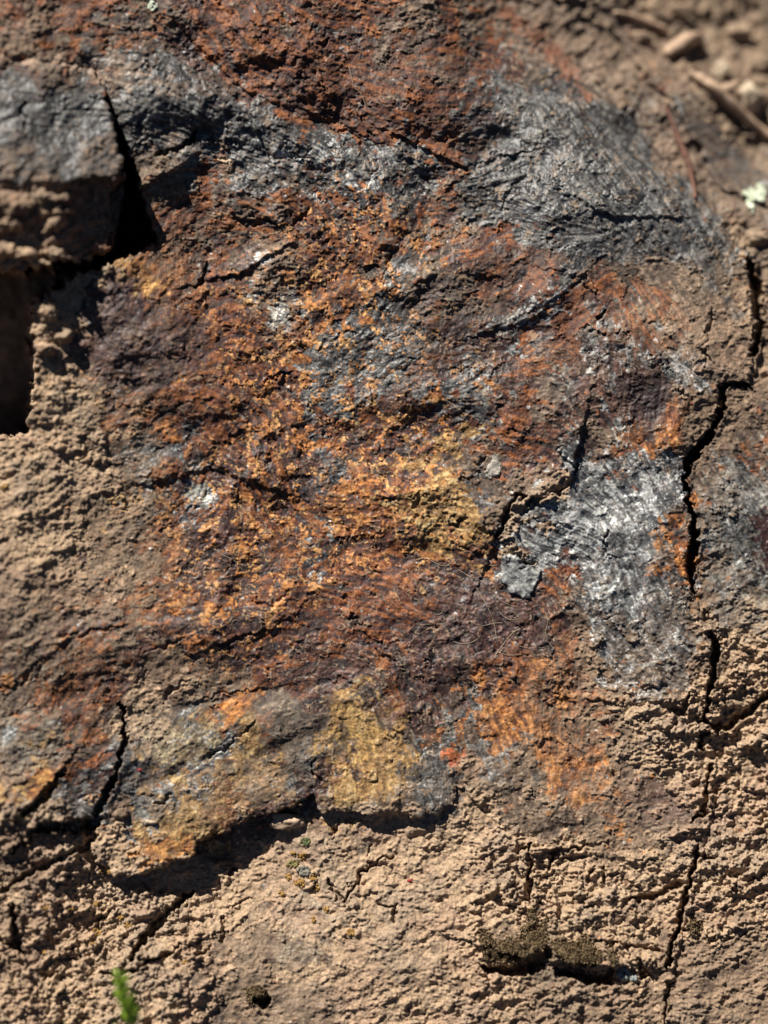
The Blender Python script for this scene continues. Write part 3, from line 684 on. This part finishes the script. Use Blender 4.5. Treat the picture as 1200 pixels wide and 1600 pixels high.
# ------------------------------------------------------------------ materials
def nd(nt, kind, **kw):
    n = nt.nodes.new(kind)
    for a, v in kw.items(): setattr(n, a, v)
    return n
def rock_material(name, bump=.35):
    m = bpy.data.materials.new(name); m.use_nodes = True
    nt = m.node_tree; nt.nodes.clear(); L = nt.links.new
    out = nd(nt, 'ShaderNodeOutputMaterial'); bs = nd(nt, 'ShaderNodeBsdfPrincipled')
    ca = nd(nt, 'ShaderNodeAttribute', attribute_name='mineral'); ra = nd(nt, 'ShaderNodeAttribute', attribute_name='grain_roughness')
    tc = nd(nt, 'ShaderNodeTexCoord')
    n1 = nd(nt, 'ShaderNodeTexNoise'); n1.inputs['Scale'].default_value = 900; n1.inputs['Detail'].default_value = 3
    n2 = nd(nt, 'ShaderNodeTexNoise'); n2.inputs['Scale'].default_value = 330; n2.inputs['Detail'].default_value = 4
    mr = nd(nt, 'ShaderNodeMapRange'); mr.inputs[1].default_value = .3; mr.inputs[2].default_value = .7; mr.inputs[3].default_value = .72; mr.inputs[4].default_value = 1.28
    mix = nd(nt, 'ShaderNodeVectorMath', operation='MULTIPLY')
    L(tc.outputs['Object'], n1.inputs['Vector']); L(tc.outputs['Object'], n2.inputs['Vector'])
    L(n1.outputs[0], mr.inputs[0]); L(ca.outputs['Color'], mix.inputs[0]); L(mr.outputs[0], mix.inputs[1])
    L(mix.outputs[0], bs.inputs['Base Color']); L(ra.outputs['Fac'], bs.inputs['Roughness'])
    ad = nd(nt, 'ShaderNodeMath', operation='ADD'); L(n1.outputs[0], ad.inputs[0]); L(n2.outputs[0], ad.inputs[1])
    bp = nd(nt, 'ShaderNodeBump'); bp.inputs['Strength'].default_value = bump; bp.inputs['Distance'].default_value = .0012
    L(ad.outputs[0], bp.inputs['Height']); L(bp.outputs[0], bs.inputs['Normal'])
    bs.inputs['Specular IOR Level'].default_value = .55
    L(bs.outputs[0], out.inputs[0])
    return m
ROCK = rock_material("schist_and_dust", .12)
SOIL = rock_material("dry_soil", .6)
def plain_material(name, c, c2, scale=400, rough_=.8, bump=.3):
    m = bpy.data.materials.new(name); m.use_nodes = True
    nt = m.node_tree; bs = nt.nodes['Principled BSDF']; L = nt.links.new
    tc = nd(nt, 'ShaderNodeTexCoord'); n1 = nd(nt, 'ShaderNodeTexNoise'); n1.inputs['Scale'].default_value = scale; n1.inputs['Detail'].default_value = 4
    cr = nd(nt, 'ShaderNodeValToRGB'); cr.color_ramp.elements[0].position = .35; cr.color_ramp.elements[1].position = .65
    cr.color_ramp.elements[0].color = (*c, 1); cr.color_ramp.elements[1].color = (*c2, 1)
    L(tc.outputs['Object'], n1.inputs['Vector']); L(n1.outputs[0], cr.inputs[0]); L(cr.outputs[0], bs.inputs['Base Color'])
    bp = nd(nt, 'ShaderNodeBump'); bp.inputs['Strength'].default_value = bump; bp.inputs['Distance'].default_value = .001
    L(n1.outputs[0], bp.inputs['Height']); L(bp.outputs[0], bs.inputs['Normal'])
    bs.inputs['Roughness'].default_value = rough_
    return m

# ------------------------------------------------------------------ object helpers
def place(px, py, depth):
    """photograph pixel and height towards the camera -> world coordinates"""
    k = (DIST - depth * S) / DIST
    return to_world((px - 600) * S * k, -depth * S, (800 - py) * S * k)

def tag(o, label=None, cat=None, group=None, kind=None):
    if label: o['label'] = label
    if cat: o['category'] = cat
    if group: o['group'] = group
    if kind: o['kind'] = kind
    return o

def mesh_obj(name, verts, faces, mat, parent=None, smooth=True, origin=None):
    me = bpy.data.meshes.new(name)
    verts = np.asarray(verts, dtype=np.float64)
    if origin is None: origin = verts.mean(0) if parent is None else np.zeros(3)
    me.from_pydata((verts - origin).tolist(), [], faces)
    me.polygons.foreach_set('use_smooth', [smooth] * len(me.polygons))
    me.materials.append(mat)
    o = bpy.data.objects.new(name, me); o.location = origin
    sc.collection.objects.link(o)
    if parent is not None: o.parent = parent
    return o

def surface_obj(name, Z, mask, mat, colr=None):
    cell = mask[:-1, :-1] & mask[1:, :-1] & mask[:-1, 1:] & mask[1:, 1:]
    used = np.zeros(mask.shape, bool)
    used[:-1, :-1] |= cell; used[1:, :-1] |= cell; used[:-1, 1:] |= cell; used[1:, 1:] |= cell
    idx = np.full(mask.shape, -1, np.int32); n = int(used.sum()); idx[used] = np.arange(n, dtype=np.int32)
    z = Z[used].astype(np.float64); k = (DIST - z * S) / DIST
    x, y, w = to_world((X[used] - 600) * S * k, -z * S, (800 - Y[used]) * S * k)
    co = np.stack([x, y, w], 1)
    org = co.mean(0)
    a, b, c, d = idx[:-1, :-1][cell], idx[1:, :-1][cell], idx[1:, 1:][cell], idx[:-1, 1:][cell]
    quads = np.stack([a, b, c, d], 1)
    me = bpy.data.meshes.new(name)
    me.vertices.add(n); me.vertices.foreach_set('co', (co - org).astype(f32).ravel())
    nf = len(quads)
    me.loops.add(nf * 4); me.loops.foreach_set('vertex_index', quads.ravel())
    me.polygons.add(nf); me.polygons.foreach_set('loop_start', np.arange(0, nf * 4, 4, dtype=np.int32))
    me.update(calc_edges=True)
    me.polygons.foreach_set('use_smooth', np.ones(nf, bool))
    cc = (col if colr is None else colr)[used]
    at = me.attributes.new('mineral', 'FLOAT_COLOR', 'POINT')
    at.data.foreach_set('color', np.concatenate([cc, np.ones((n, 1), f32)], 1).astype(f32).ravel())
    ar = me.attributes.new('grain_roughness', 'FLOAT', 'POINT'); ar.data.foreach_set('value', rgh[used])
    me.materials.append(mat)
    o = bpy.data.objects.new(name, me); o.location = org
    sc.collection.objects.link(o)
    return o

# ------------------------------------------------------------------ the rocks
OUT = -14
boulder = surface_obj('boulder', Z_b, d_b > OUT, ROCK)
tag(boulder, 'huge boulder stained rust, orange and maroon filling most of the view', 'boulder')
block = surface_obj('rock_block', Z_k, d_k > OUT, ROCK)
tag(block, 'grey rock block jutting out above the black hole at the upper left', 'rock')
slab = surface_obj('rock_slab', Z_s, d_s > OUT, ROCK)
tag(slab, 'grey and orange rock slab right of the long black crack', 'rock')
low = surface_obj('rock_slab', Z_l, d_l > OUT, ROCK)
tag(low, 'lumpy tan dust covered rock in the lower right corner', 'rock')
bcol = col * .55 + .45 * np.array([.17, .115, .075], f32) * (1 + .8 * n_small + .8 * n_mid)[..., None]
back = surface_obj('rock_ledge', Z_c, d_c > OUT, ROCK, bcol)
tag(back, 'blurred brown grey rock ledge behind the upper right rim of the boulder', 'rock')
deep = np.maximum.reduce([d_b, d_k, d_s, d_l, d_c])
bed = surface_obj('bedrock', Z_a, (deep < 45) & (top_right < .9), ROCK)
tag(bed, kind='structure')
scol = col.copy()
sb = np.array([.10, .068, .042], f32); sb2 = np.array([.26, .18, .115], f32)
ts = sst(-.35, .35, n_small + .6 * n_mid)[..., None]
scol = scol * .2 + .8 * (sb * (1 - ts) + sb2 * ts)
soil_o = surface_obj('ground', Z_g, (top_right > .01), SOIL, scol)
tag(soil_o, kind='structure')

# ------------------------------------------------------------------ height of whatever is on top, for setting small things down
Z_top = np.where(d_b > -2, Z_b, -999)
for d_, z_ in ((d_k, Z_k), (d_s, Z_s), (d_l, Z_l), (d_c, Z_c)):
    Z_top = np.maximum(Z_top, np.where(d_ > -2, z_, -999))
Z_top = np.maximum(Z_top, Z_a)
Z_top = np.where(top_right > .5, np.maximum(Z_top, Z_g), Z_top)
def top(px, py, rad=3):
    i, j = int(np.searchsorted(xs, px)), int(np.searchsorted(ys, py)); n = max(1, int(rad / STEP))
    return float(np.median(Z_top[max(j - n, 0):j + n + 1, max(i - n, 0):i + n + 1]))

# loose flakes of rock lying on the boulder
def flake(poly, lift, label, group=None, tint=None, cat='rock flake'):
    d = edge(poly)
    c = col
    if tint is not None:
        c = col.copy(); t = sst(-.5, .5, n_small + .5 * fib_f * .3)[..., None]
        c = (np.array(tint[0], f32) * (1 - t) + np.array(tint[1], f32) * t) * (1 + .5 * n_fine)[..., None]
    o = surface_obj('rock_flake', Z_top + lift + drop(d, 3, 4), d > -8, ROCK, c)
    tag(o, label, cat, group)
flake([(782,868),(805,866),(822,880),(845,893),(838,925),(820,940),(795,925),(782,905)], 6, 'silver grey flake of schist wedged at the foot of the dusty gully', tint=((.09,.09,.09),(.30,.30,.285)))
flake([(756,746),(762,728),(770,708),(778,706),(784,728),(780,744),(768,750)], 3.5, 'small pale grey triangular flake above the ochre patch on the boulder', tint=((.16,.14,.115),(.29,.26,.225)))
flake([(222,1284),(234,1279),(243,1284),(236,1291),(226,1291)], 5, 'flat oval tan flake on the orange tongue of the boulder', tint=((.28,.22,.16),(.40,.31,.23)))
flake([(338,246),(350,247),(362,250),(360,255),(345,254)], 4, 'tiny straw coloured sliver on the grey band right of the block', tint=((.40,.29,.19),(.50,.37,.25)))

def ico(radius, sub, seed, squash=(1, 1, 1), amp=.25, freq=1.6):
    from mathutils import noise as mn
    bm = bmesh.new(); bmesh.ops.create_icosphere(bm, subdivisions=sub, radius=1)
    for v in bm.verts:
        n = mn.fractal(v.co * freq + Vector((seed * 3.1, seed * 1.7, seed)), 1.0, 2.0, 3)
        v.co = v.co * (1 + amp * n)
        v.co = Vector((v.co.x * squash[0], v.co.y * squash[1], v.co.z * squash[2])) * radius
    vs = [tuple(v.co) for v in bm.verts]; fs_ = [[v.index for v in f.verts] for f in bm.faces]
    bm.free(); return vs, fs_

# pebbles and stones
PALE = plain_material('pale_stone', (.32,.25,.17), (.50,.40,.29), 200)
BROWNST = plain_material('brown_stone', (.16,.11,.07), (.30,.21,.14), 200)
def stone(px, py, rad, sq, seed, mat, label, group=None, name='pebble', lift=.2):
    vs, fs_ = ico(rad * S, 4, seed, sq, .35, 1.1)
    z = top(px, py, rad)
    o = mesh_obj(name, vs, fs_, mat, origin=np.zeros(3))
    o.location = place(px, py, z + rad * lift); o.rotation_euler = (-TILT, 0, seed * .0)
    tag(o, label, 'stone', group)
stone(450, 1283, 20, (1.25,.6,.62), 3, plain_material('mud_pebble', (.30,.21,.14), (.42,.30,.20), 300), 'rounded tan pebble stuck under the notch in the boulder edge')
stone(1170, 152, 24, (.9,.8,.95), 5, PALE, 'pale round stone in the far soil right of the forked root', 'stones in the far soil', 'stone')
stone(1152, 52, 24, (1.1,.8,.7), 6, BROWNST, 'brown stone nearest the top of the far soil', 'stones in the far soil', 'stone')
stone(1128, 108, 14, (1.0,.8,1.1), 7, PALE, 'small pinkish stone between the stub and the pale stone', 'stones in the far soil', 'stone')
stone(1192, 100, 20, (1.1,.8,.8), 8, BROWNST, 'brown stone at the right edge of the far soil', 'stones in the far soil', 'stone')
stone(1000, 60, 16, (1.3,.8,.7), 9, BROWNST, 'brown stone left of the broken stub', 'stones in the far soil', 'stone')
stone(1060, 18, 18, (1.3,.8,.7), 10, BROWNST, 'brown stone above the broken stub at the top edge', 'stones in the far soil', 'stone')
stone(1180, 372, 18, (1.2,.8,.8), 11, BROWNST, 'brown stone below the pale lichen at the right edge', 'stones in the far soil', 'stone')

# woody roots and stalks
def tube(pts, segs=10, seed=0, wob=.12):
    """pts: (x, y, z, r) in world metres, r radius; returns a closed tapered tube"""
    rr = random.Random(seed)
    P = []
    for i in range(len(pts) - 1):
        n = 6
        for k in range(n):
            t = k / n
            p0 = pts[max(i - 1, 0)]; p1 = pts[i]; p2 = pts[i + 1]; p3 = pts[min(i + 2, len(pts) - 1)]
            P.append([.5 * ((2 * p1[c]) + (-p0[c] + p2[c]) * t + (2 * p0[c] - 5 * p1[c] + 4 * p2[c] - p3[c]) * t * t + (-p0[c] + 3 * p1[c] - 3 * p2[c] + p3[c]) * t ** 3) for c in range(4)])
    P.append(list(pts[-1]))
    vs, fs_ = [], []
    for i, p in enumerate(P):
        a = Vector(P[max(i - 1, 0)][:3]); b = Vector(P[min(i + 1, len(P) - 1)][:3])
        t = (b - a).normalized(); u = t.cross(Vector((0, 1, .2))).normalized(); v = t.cross(u)
        for k in range(segs):
            ang = 2 * math.pi * k / segs
            r_ = p[3] * (1 + wob * rr.uniform(-1, 1) + wob * math.sin(3 * ang + i * .4))
            vs.append(Vector(p[:3]) + (u * math.cos(ang) + v * math.sin(ang)) * r_)
        if i:
            for k in range(segs):
                q, w = (i - 1) * segs, i * segs
                fs_.append([q + k, q + (k + 1) % segs, w + (k + 1) % segs, w + k])
    fs_.append(list(range(segs))[::-1]); fs_.append([len(vs) - segs + k for k in range(segs)])
    return [tuple(v) for v in vs], fs_
def stick(name, pts, mat, label, cat, group=None, seed=0, parent=None, lift=1.0):
    w = [place(px, py, top(px, py, 8) + r_ * lift + ex) + (r_ * S,) for (px, py, r_, ex) in pts]
    vs, fs_ = tube(w, 10, seed)
    if parent is not None:
        o = mesh_obj(name, np.array(vs) - np.array(parent.location), fs_, mat, parent=parent)
    else:
        o = mesh_obj(name, vs, fs_, mat)
        tag(o, label, cat, group)
    return o
WOOD = plain_material('weathered_wood', (.26,.17,.11), (.46,.32,.22), 260)
REDW = plain_material('red_brown_bark', (.07,.028,.018), (.15,.065,.04), 260)
STRAW = plain_material('dry_straw', (.20,.15,.10), (.38,.30,.21), 500)
root = stick('root', [(1078,114,6,4),(1098,126,8,6),(1122,142,10,8),(1146,166,9,6),(1168,186,8,4),(1195,206,7,2),(1225,222,7,0)], WOOD, 'pale weathered root running over the far soil at the upper right', 'root', seed=1)
stick('side_shoot', [(1122,142,8,8),(1138,138,8,14),(1150,130,5,20)], WOOD, None, None, seed=2, parent=root)
stick('stub', [(1040,86,8,2),(1056,74,12,8),(1076,62,13,12),(1092,60,9,14),(1100,70,6,8)], WOOD, 'short broken wooden stub sticking out of the far soil', 'stick', seed=3)
stick('twig', [(1040,166,3,2),(1050,190,4,4),(1062,222,5,5),(1076,256,5,4),(1082,284,4,1),(1086,310,3,0)], REDW, 'thin red brown twig lying along the gap behind the boulder rim', 'twig', seed=4)
stick('twig', [(960,20,4,4),(1000,30,5,6),(1040,46,5,4)], WOOD, 'short brown twig in the soil at the top edge', 'twig', seed=5)

# hair thin dry fibres caught on the boulder
FIB = [
 ([(768,1034),(778,1018),(790,1002),(800,990),(812,982)], 'straight pale dry fibre crossing the dark maroon patch'),
 ([(716,890),(735,903),(748,925),(762,948),(772,975),(776,1000)], 'long curved dry fibre down the right side of the maroon patch'),
 ([(848,950),(856,968),(853,990),(862,1010),(880,1020)], 'wavy dry fibre below the silver flake'),
 ([(545,104),(550,122),(553,136),(560,142),(566,150),(573,170)], 'thin dry fibre hanging down the rust band near the top'),
 ([(640,880),(662,872),(690,884),(705,880)], 'short pale dry fibre in the middle of the boulder'),
 ([(405,372),(420,366),(436,362),(443,353)], 'short curled dry fibre below the dark notch'),
 ([(335,858),(350,868),(366,876),(380,892)], 'bent dry fibre on the maroon patch left of centre'),
]
for q, (pts, lab) in enumerate(FIB):
    stick('dry_fibre', [(a, b, .42, 0.4) for a, b in pts], STRAW, lab, 'plant fibre', 'dry fibres caught on the boulder', seed=20 + q, lift=.7)

rf = random.Random(77)
for q in range(14):
    x0_, y0_ = rf.gauss(755, 62), rf.gauss(975, 55)
    an = rf.uniform(0, math.pi); ln = rf.uniform(5, 15); bend = rf.uniform(-.3, .3); pts = []
    for k in range(4):
        pts.append((x0_, y0_)); x0_ += math.cos(an) * ln; y0_ += math.sin(an) * ln; an += bend + rf.uniform(-.35, .35)
    stick('dry_fibre', [(a, b, .36, .3) for a, b in pts], STRAW, 'fine pale dry fibre in the tangle over the maroon patch', 'plant fibre', 'tangle of fine dry fibres on the maroon patch', seed=200 + q, lift=.6)

# lichens: crusts of small granules
def granules(name, px, py, rx, ry, n, gr, mat, label, cat, group=None, seed=0, ring=False, stretch=1.0, lift=0.0):
    rr = random.Random(seed); V, F = [], []
    o0 = np.array(place(px, py, top(px, py, 4)))
    for q in range(n):
        a = rr.uniform(0, 2 * math.pi); u = math.sqrt(rr.random()) if not ring else rr.uniform(.55, 1)
        x_, y_ = px + rx * u * math.cos(a), py + ry * u * math.sin(a)
        g = gr * rr.uniform(.6, 1.4)
        vs, fs_ = ico(g * S, 2 if gr > 1.5 else 1, q * 1.3 + seed, (1, .75 * stretch, 1), .4, 2)
        c = np.array(place(x_, y_, top(x_, y_, 1.5) + g * .3 + lift)); b = len(V)
        V += [tuple(np.array(v) + c - o0) for v in vs]; F += [[b + k for k in f] for f in fs_]
    o = mesh_obj(name, V, F, mat, origin=np.zeros(3)); o.location = o0
    tag(o, label, cat, group); return o
ORL = plain_material('orange_lichen', (.16,.085,.02), (.34,.19,.045), 900)
OLL = plain_material('olive_lichen', (.09,.075,.025), (.22,.18,.06), 900)
MINT = plain_material('mint_lichen', (.28,.31,.24), (.52,.55,.44), 500)
BLUE = plain_material('blue_grey_lichen', (.13,.145,.135), (.26,.285,.265), 600)
GREEN = plain_material('green_moss', (.04,.055,.015), (.10,.13,.04), 900)
G1 = 'yellow orange lichens below the ledge notch'
for q, (x_, y_, rx, ry, n, w) in enumerate([
 (472,1337,7,6,26,'uppermost orange lichen just below the small green moss spot'), (458,1334,4,4,12,'small orange lichen left of the uppermost one'),
 (450,1370,6,5,20,'orange lichen at the left side of the cluster under the notch'), (469,1380,8,7,34,'largest orange lichen at the centre of the cluster under the notch'),
 (490,1372,5,6,18,'orange lichen at the right side of the cluster under the notch'), (494,1386,5,5,16,'orange lichen on the ridge right of the cluster'),
 (440,1396,4,4,12,'orange lichen at the foot of the cluster'), (510,1420,4,5,12,'orange lichen left of the forked crack'), (490,1436,4,5,12,'faint orange lichen in the pale hollow'),
 (547,1457,6,6,24,'lone orange lichen on a small bump below the forked crack')]):
    granules('lichen', x_, y_, rx, ry, n, 1.9, ORL, w, 'lichen', G1, seed=40 + q)
G2 = 'ochre lichens scattered on the lower left'
for q, (x_, y_, rx, ry, n, w) in enumerate([
 (165,1361,9,5,26,'ochre lichen tucked under the orange tongue of the boulder'), (70,1418,5,4,14,'leftmost ochre lichen of the row below the boulder edge'),
 (110,1419,5,4,14,'second ochre lichen from the left of the row below the boulder edge'), (151,1412,5,4,12,'third ochre lichen from the left of the row below the boulder edge'),
 (188,1433,4,4,12,'ochre lichen beside a black pit left of the fractured lump'), (200,1446,6,5,18,'slanting ochre lichen left of the fractured lump'),
 (152,1455,6,8,26,'upright ochre lichen below the black pit'), (77,1465,4,4,10,'small ochre lichen left of the rounded clods'),
 (68,1487,4,3,9,'lowest ochre lichen near the left edge'), (288,1503,5,4,10,'ochre lichen right of the green sprig'), (6,760,5,5,14,'yellow lichen at the left edge of the dusty slope'),
 (145,1474,4,3,9,'tiny ochre lichen beneath the upright one')]):
    granules('lichen', x_, y_, rx, ry, n, 1.7, ORL, w, 'lichen', G2, seed=70 + q)
granules('lichen', 457, 1350, 9, 6, 40, 2.0, OLL, 'olive rosette lichen between the orange ones', 'lichen', seed=90)
granules('lichen', 475, 1361, 10, 7, 46, 2.2, plain_material('grey_lichen', (.075, .07, .055), (.19, .18, .145), 700), 'grey crumbly lichen at the heart of the orange cluster', 'lichen', seed=91)
granules('moss', 477, 1315, 8, 6, 70, 1.3, GREEN, 'tiny green moss cushion just under the boulder notch', 'moss', seed=92, lift=1)
granules('lichen', 975, 1522, 8, 8, 46, 3.0, BLUE, 'blue grey rosette lichen right of the brown moss', 'lichen', seed=93, ring=True)
granules('lichen', 990, 1528, 5, 5, 18, 2.6, BLUE, 'small blue grey lichen at the right of the rosette', 'lichen', seed=94)
def crust(poly, lift, mat_c, label):
    d = polysd(poly, X + n_edgex * 10 + n_small * 8, Y + n_edgey * 10)
    t = sst(-.4, .4, n_small + n_fine)[..., None]
    c = np.array(mat_c[0], f32) * (1 - t) + np.array(mat_c[1], f32) * t
    o = surface_obj('lichen', Z_top + lift + n_fine * 3 + drop(d, 2, 3), d > -6, ROCK, c); tag(o, label, 'lichen')
crust([(220,-10),(236,-6),(245,6),(244,20),(236,18),(226,6)], 3, ((.30,.33,.26),(.46,.50,.40)), 'pale green lichen streak on the rust at the top edge')
crust([(1164,296),(1180,288),(1198,292),(1196,305),(1186,318),(1180,334),(1170,330),(1160,312)], 8, ((.30,.33,.24),(.55,.60,.45)), 'whitish green lichen on the far rocks at the right edge')

# brown moss cushions: dense short shoots over a rounded hump
MOSS = plain_material('brown_moss', (.085,.056,.028), (.30,.21,.11), 1100, .95, .5)
def moss(poly, hump, n, label, seed, group=None):
    rr = random.Random(seed)
    d = polysd(poly, XE, YE)
    x0, x1 = min(p[0] for p in poly), max(p[0] for p in poly); y0, y1 = min(p[1] for p in poly), max(p[1] for p in poly)
    V, F = [], []; cx, cy = (x0 + x1) / 2, (y0 + y1) / 2
    o0 = np.array(place(cx, cy, top(cx, cy)))
    def dd(px, py): return float(d[int(np.searchsorted(ys, py)), int(np.searchsorted(xs, px))])
    k = 0; tries = 0
    while k < n and tries < n * 8:
        tries += 1
        x_, y_ = rr.uniform(x0, x1), rr.uniform(y0, y1); q = dd(x_, y_)
        if q < 0 or rr.random() > .25 + q / 12: continue
        k += 1
        zb = top(x_, y_, 1.5) + hump * min(1, q / 14) * (.8 + .2 * math.sin(x_ * .35)); L_ = rr.uniform(4, 9); g = rr.uniform(.7, 1.3)
        c0 = np.array(place(x_, y_, zb - 4)); tip = np.array(place(x_ + rr.uniform(-3, 3), y_ + rr.uniform(-2, 4.5), zb + L_))
        mid = c0 * .45 + tip * .55
        b = len(V)
        for m_, w_ in ((c0, g), (mid, g * 1.25)):
            for a in range(4):
                an = a * math.pi / 2 + k
                V.append(tuple(m_ + np.array([math.cos(an), 0, math.sin(an)]) * w_ * S - o0))
        V.append(tuple(tip - o0))
        for a in range(4):
            F.append([b + a, b + (a + 1) % 4, b + 4 + (a + 1) % 4, b + 4 + a]); F.append([b + 4 + a, b + 4 + (a + 1) % 4, b + 8])
    o = mesh_obj('moss', V, F, MOSS, origin=np.zeros(3), smooth=False); o.location = o0
    body = surface_obj('cushion', Z_top - 1.5 + hump * np.clip(d / 14, -1, 1) + n_fine * 5, (d > -5), SOIL, np.broadcast_to(np.array([.075,.055,.028], f32), col.shape) * (1 + 1.2 * n_fine + .8 * n_small)[..., None])
    body.location = np.array(body.location) - o0; body.parent = o
    tag(o, label, 'moss', group)
moss([(748,1452),(758,1446),(766,1464),(780,1470),(796,1462),(812,1468),(824,1440),(820,1424),(834,1418),(842,1440),(854,1432),(857,1470),(848,1486),(832,1494),(812,1506),(785,1508),(755,1500)], 5, 2300, 'ragged brown moss cushion hanging over the left end of the dark overhang', 5)
moss([(862,1470),(876,1462),(884,1476),(900,1472),(908,1460),(920,1466),(928,1480),(944,1492),(938,1508),(915,1513),(885,1508),(868,1494)], 5, 1700, 'brown moss cushion hanging over the right end of the dark overhang', 6)
moss([(385,1545),(405,1538),(420,1550),(412,1568),(392,1572)], 9, 500, 'small dark brown moss tuft near the bottom edge left of centre', 7)
moss([(1075,1440),(1092,1436),(1100,1452),(1088,1464),(1074,1458)], 6, 260, 'small olive moss tuft beside the lower right crack', 8)
moss([(945,1488),(958,1480),(968,1496),(955,1508)], 5, 160, 'tiny moss tuft left of the blue grey lichen', 9)

# the green sprig in front of the rock, and two more tips just entering the picture
LEAF = plain_material('fresh_leaf', (.16,.28,.02), (.33,.46,.05), 500, .5, .1)
STEM = plain_material('green_stem', (.10,.16,.03), (.18,.24,.05), 500, .6, .1)
def sprig(base, tip, depth, nleaf, ll, label, seed, group):
    rr = random.Random(seed)
    root_ = bpy.data.objects.new('seedling', None); sc.collection.objects.link(root_)
    o0 = np.array(place(base[0], base[1], depth - 50)); root_.location = o0
    def P(t): return base[0] + (tip[0] - base[0]) * t + 5 * math.sin(t * 5), base[1] + (tip[1] - base[1]) * t, depth - 50 * (1 - t) ** 2
    w = [tuple(np.array(place(*P(t))) - o0) + ((2.0 - 1.2 * t) * S,) for t in (0, .2, .4, .6, .8, 1.0)]
    vs, fs_ = tube(w, 8, seed, .05)
    mesh_obj('stem', vs, fs_, STEM, parent=root_)
    for q in range(nleaf):
        t = .42 + .58 * q / (nleaf - 1); x_, y_, z_ = P(t); an = q * 2.4 + rr.uniform(-.3, .3)
        L_ = ll * rr.uniform(.75, 1.15) * (1.1 - .4 * t); up = rr.uniform(.5, 1.1)
        dx, dz = math.cos(an) * .8, math.sin(an) * .8
        V, F = [], []
        for k in range(7):
            u = k / 6; wd = L_ * .17 * math.sin(math.pi * min(1, u * .93 + .07)) + .15
            cx_, cy_, cz_ = x_ + dx * L_ * u * (1 - .25 * u), y_ - up * L_ * u, z_ + dz * L_ * u + 2 * u * u
            for sx, hz in ((-1, 0), (0, -.25 * wd), (1, 0)):
                V.append(tuple(np.array(place(cx_ + sx * wd * .9 * abs(dz) + sx * wd * .25, cy_ + sx * wd * .5 * dx, cz_ + hz - sx * wd * .6 * dx)) - o0))
        for k in range(6):
            for c in range(2):
                a = k * 3 + c; F.append([a, a + 1, a + 4, a + 3])
        lf = mesh_obj('leaf', V, F, LEAF, parent=root_)
        sm = lf.modifiers.new('thickness', 'SOLIDIFY'); sm.thickness = .00025
    tag(root_, label, 'seedling', group); return root_
sprig((206,1660), (192,1530), 200, 44, 30, 'bright green seedling standing in front of the rock at the lower left', 3, None)
sprig((112,1690), (108,1604), 215, 12, 15, 'dim green tip of a seedling just entering the bottom edge at the left', 4, 'seedling tips at the bottom edge')
sprig((178,1690), (184,1604), 215, 12, 14, 'pale green tip of a seedling at the bottom edge below the bright one', 5, 'seedling tips at the bottom edge')

# tiny red mites
RED = plain_material('red_mite', (.22,.012,.012), (.34,.025,.02), 800, .5, .1)
def mite(px, py, r_, label, seed):
    root_ = bpy.data.objects.new('mite', None); sc.collection.objects.link(root_)
    o0 = np.array(place(px, py, top(px, py, 2) + r_ * .6)); root_.location = o0
    vs, fs_ = ico(r_ * S, 3, seed, (1.2, .75, .85), .08, 2); mesh_obj('body', vs, fs_, RED, parent=root_)
    for q in range(8):
        an = (q // 2 - 1.5) * .5 + (0 if q % 2 else math.pi)
        a = np.array([math.cos(an) * .8, 0, math.sin(an) * .7]) * r_ * S; b = a * 1.9 + np.array([0, -.3 * r_ * S, 0]); c = a * 2.5 + np.array([0, .6 * r_ * S, 0])
        vs, fs_ = tube([tuple(a) + (.14 * r_ * S,), tuple(b) + (.11 * r_ * S,), tuple(c) + (.06 * r_ * S,)], 5, seed, 0)
        mesh_obj('leg', vs, fs_, RED, parent=root_)
    tag(root_, label, 'mite')
mite(640, 1376, 2.6, 'tiny red mite on the dusty rock below the boulder edge', 1)
mite(218, 1203, 2.4, 'tiny red mite on the boulder beside the left crack', 2)
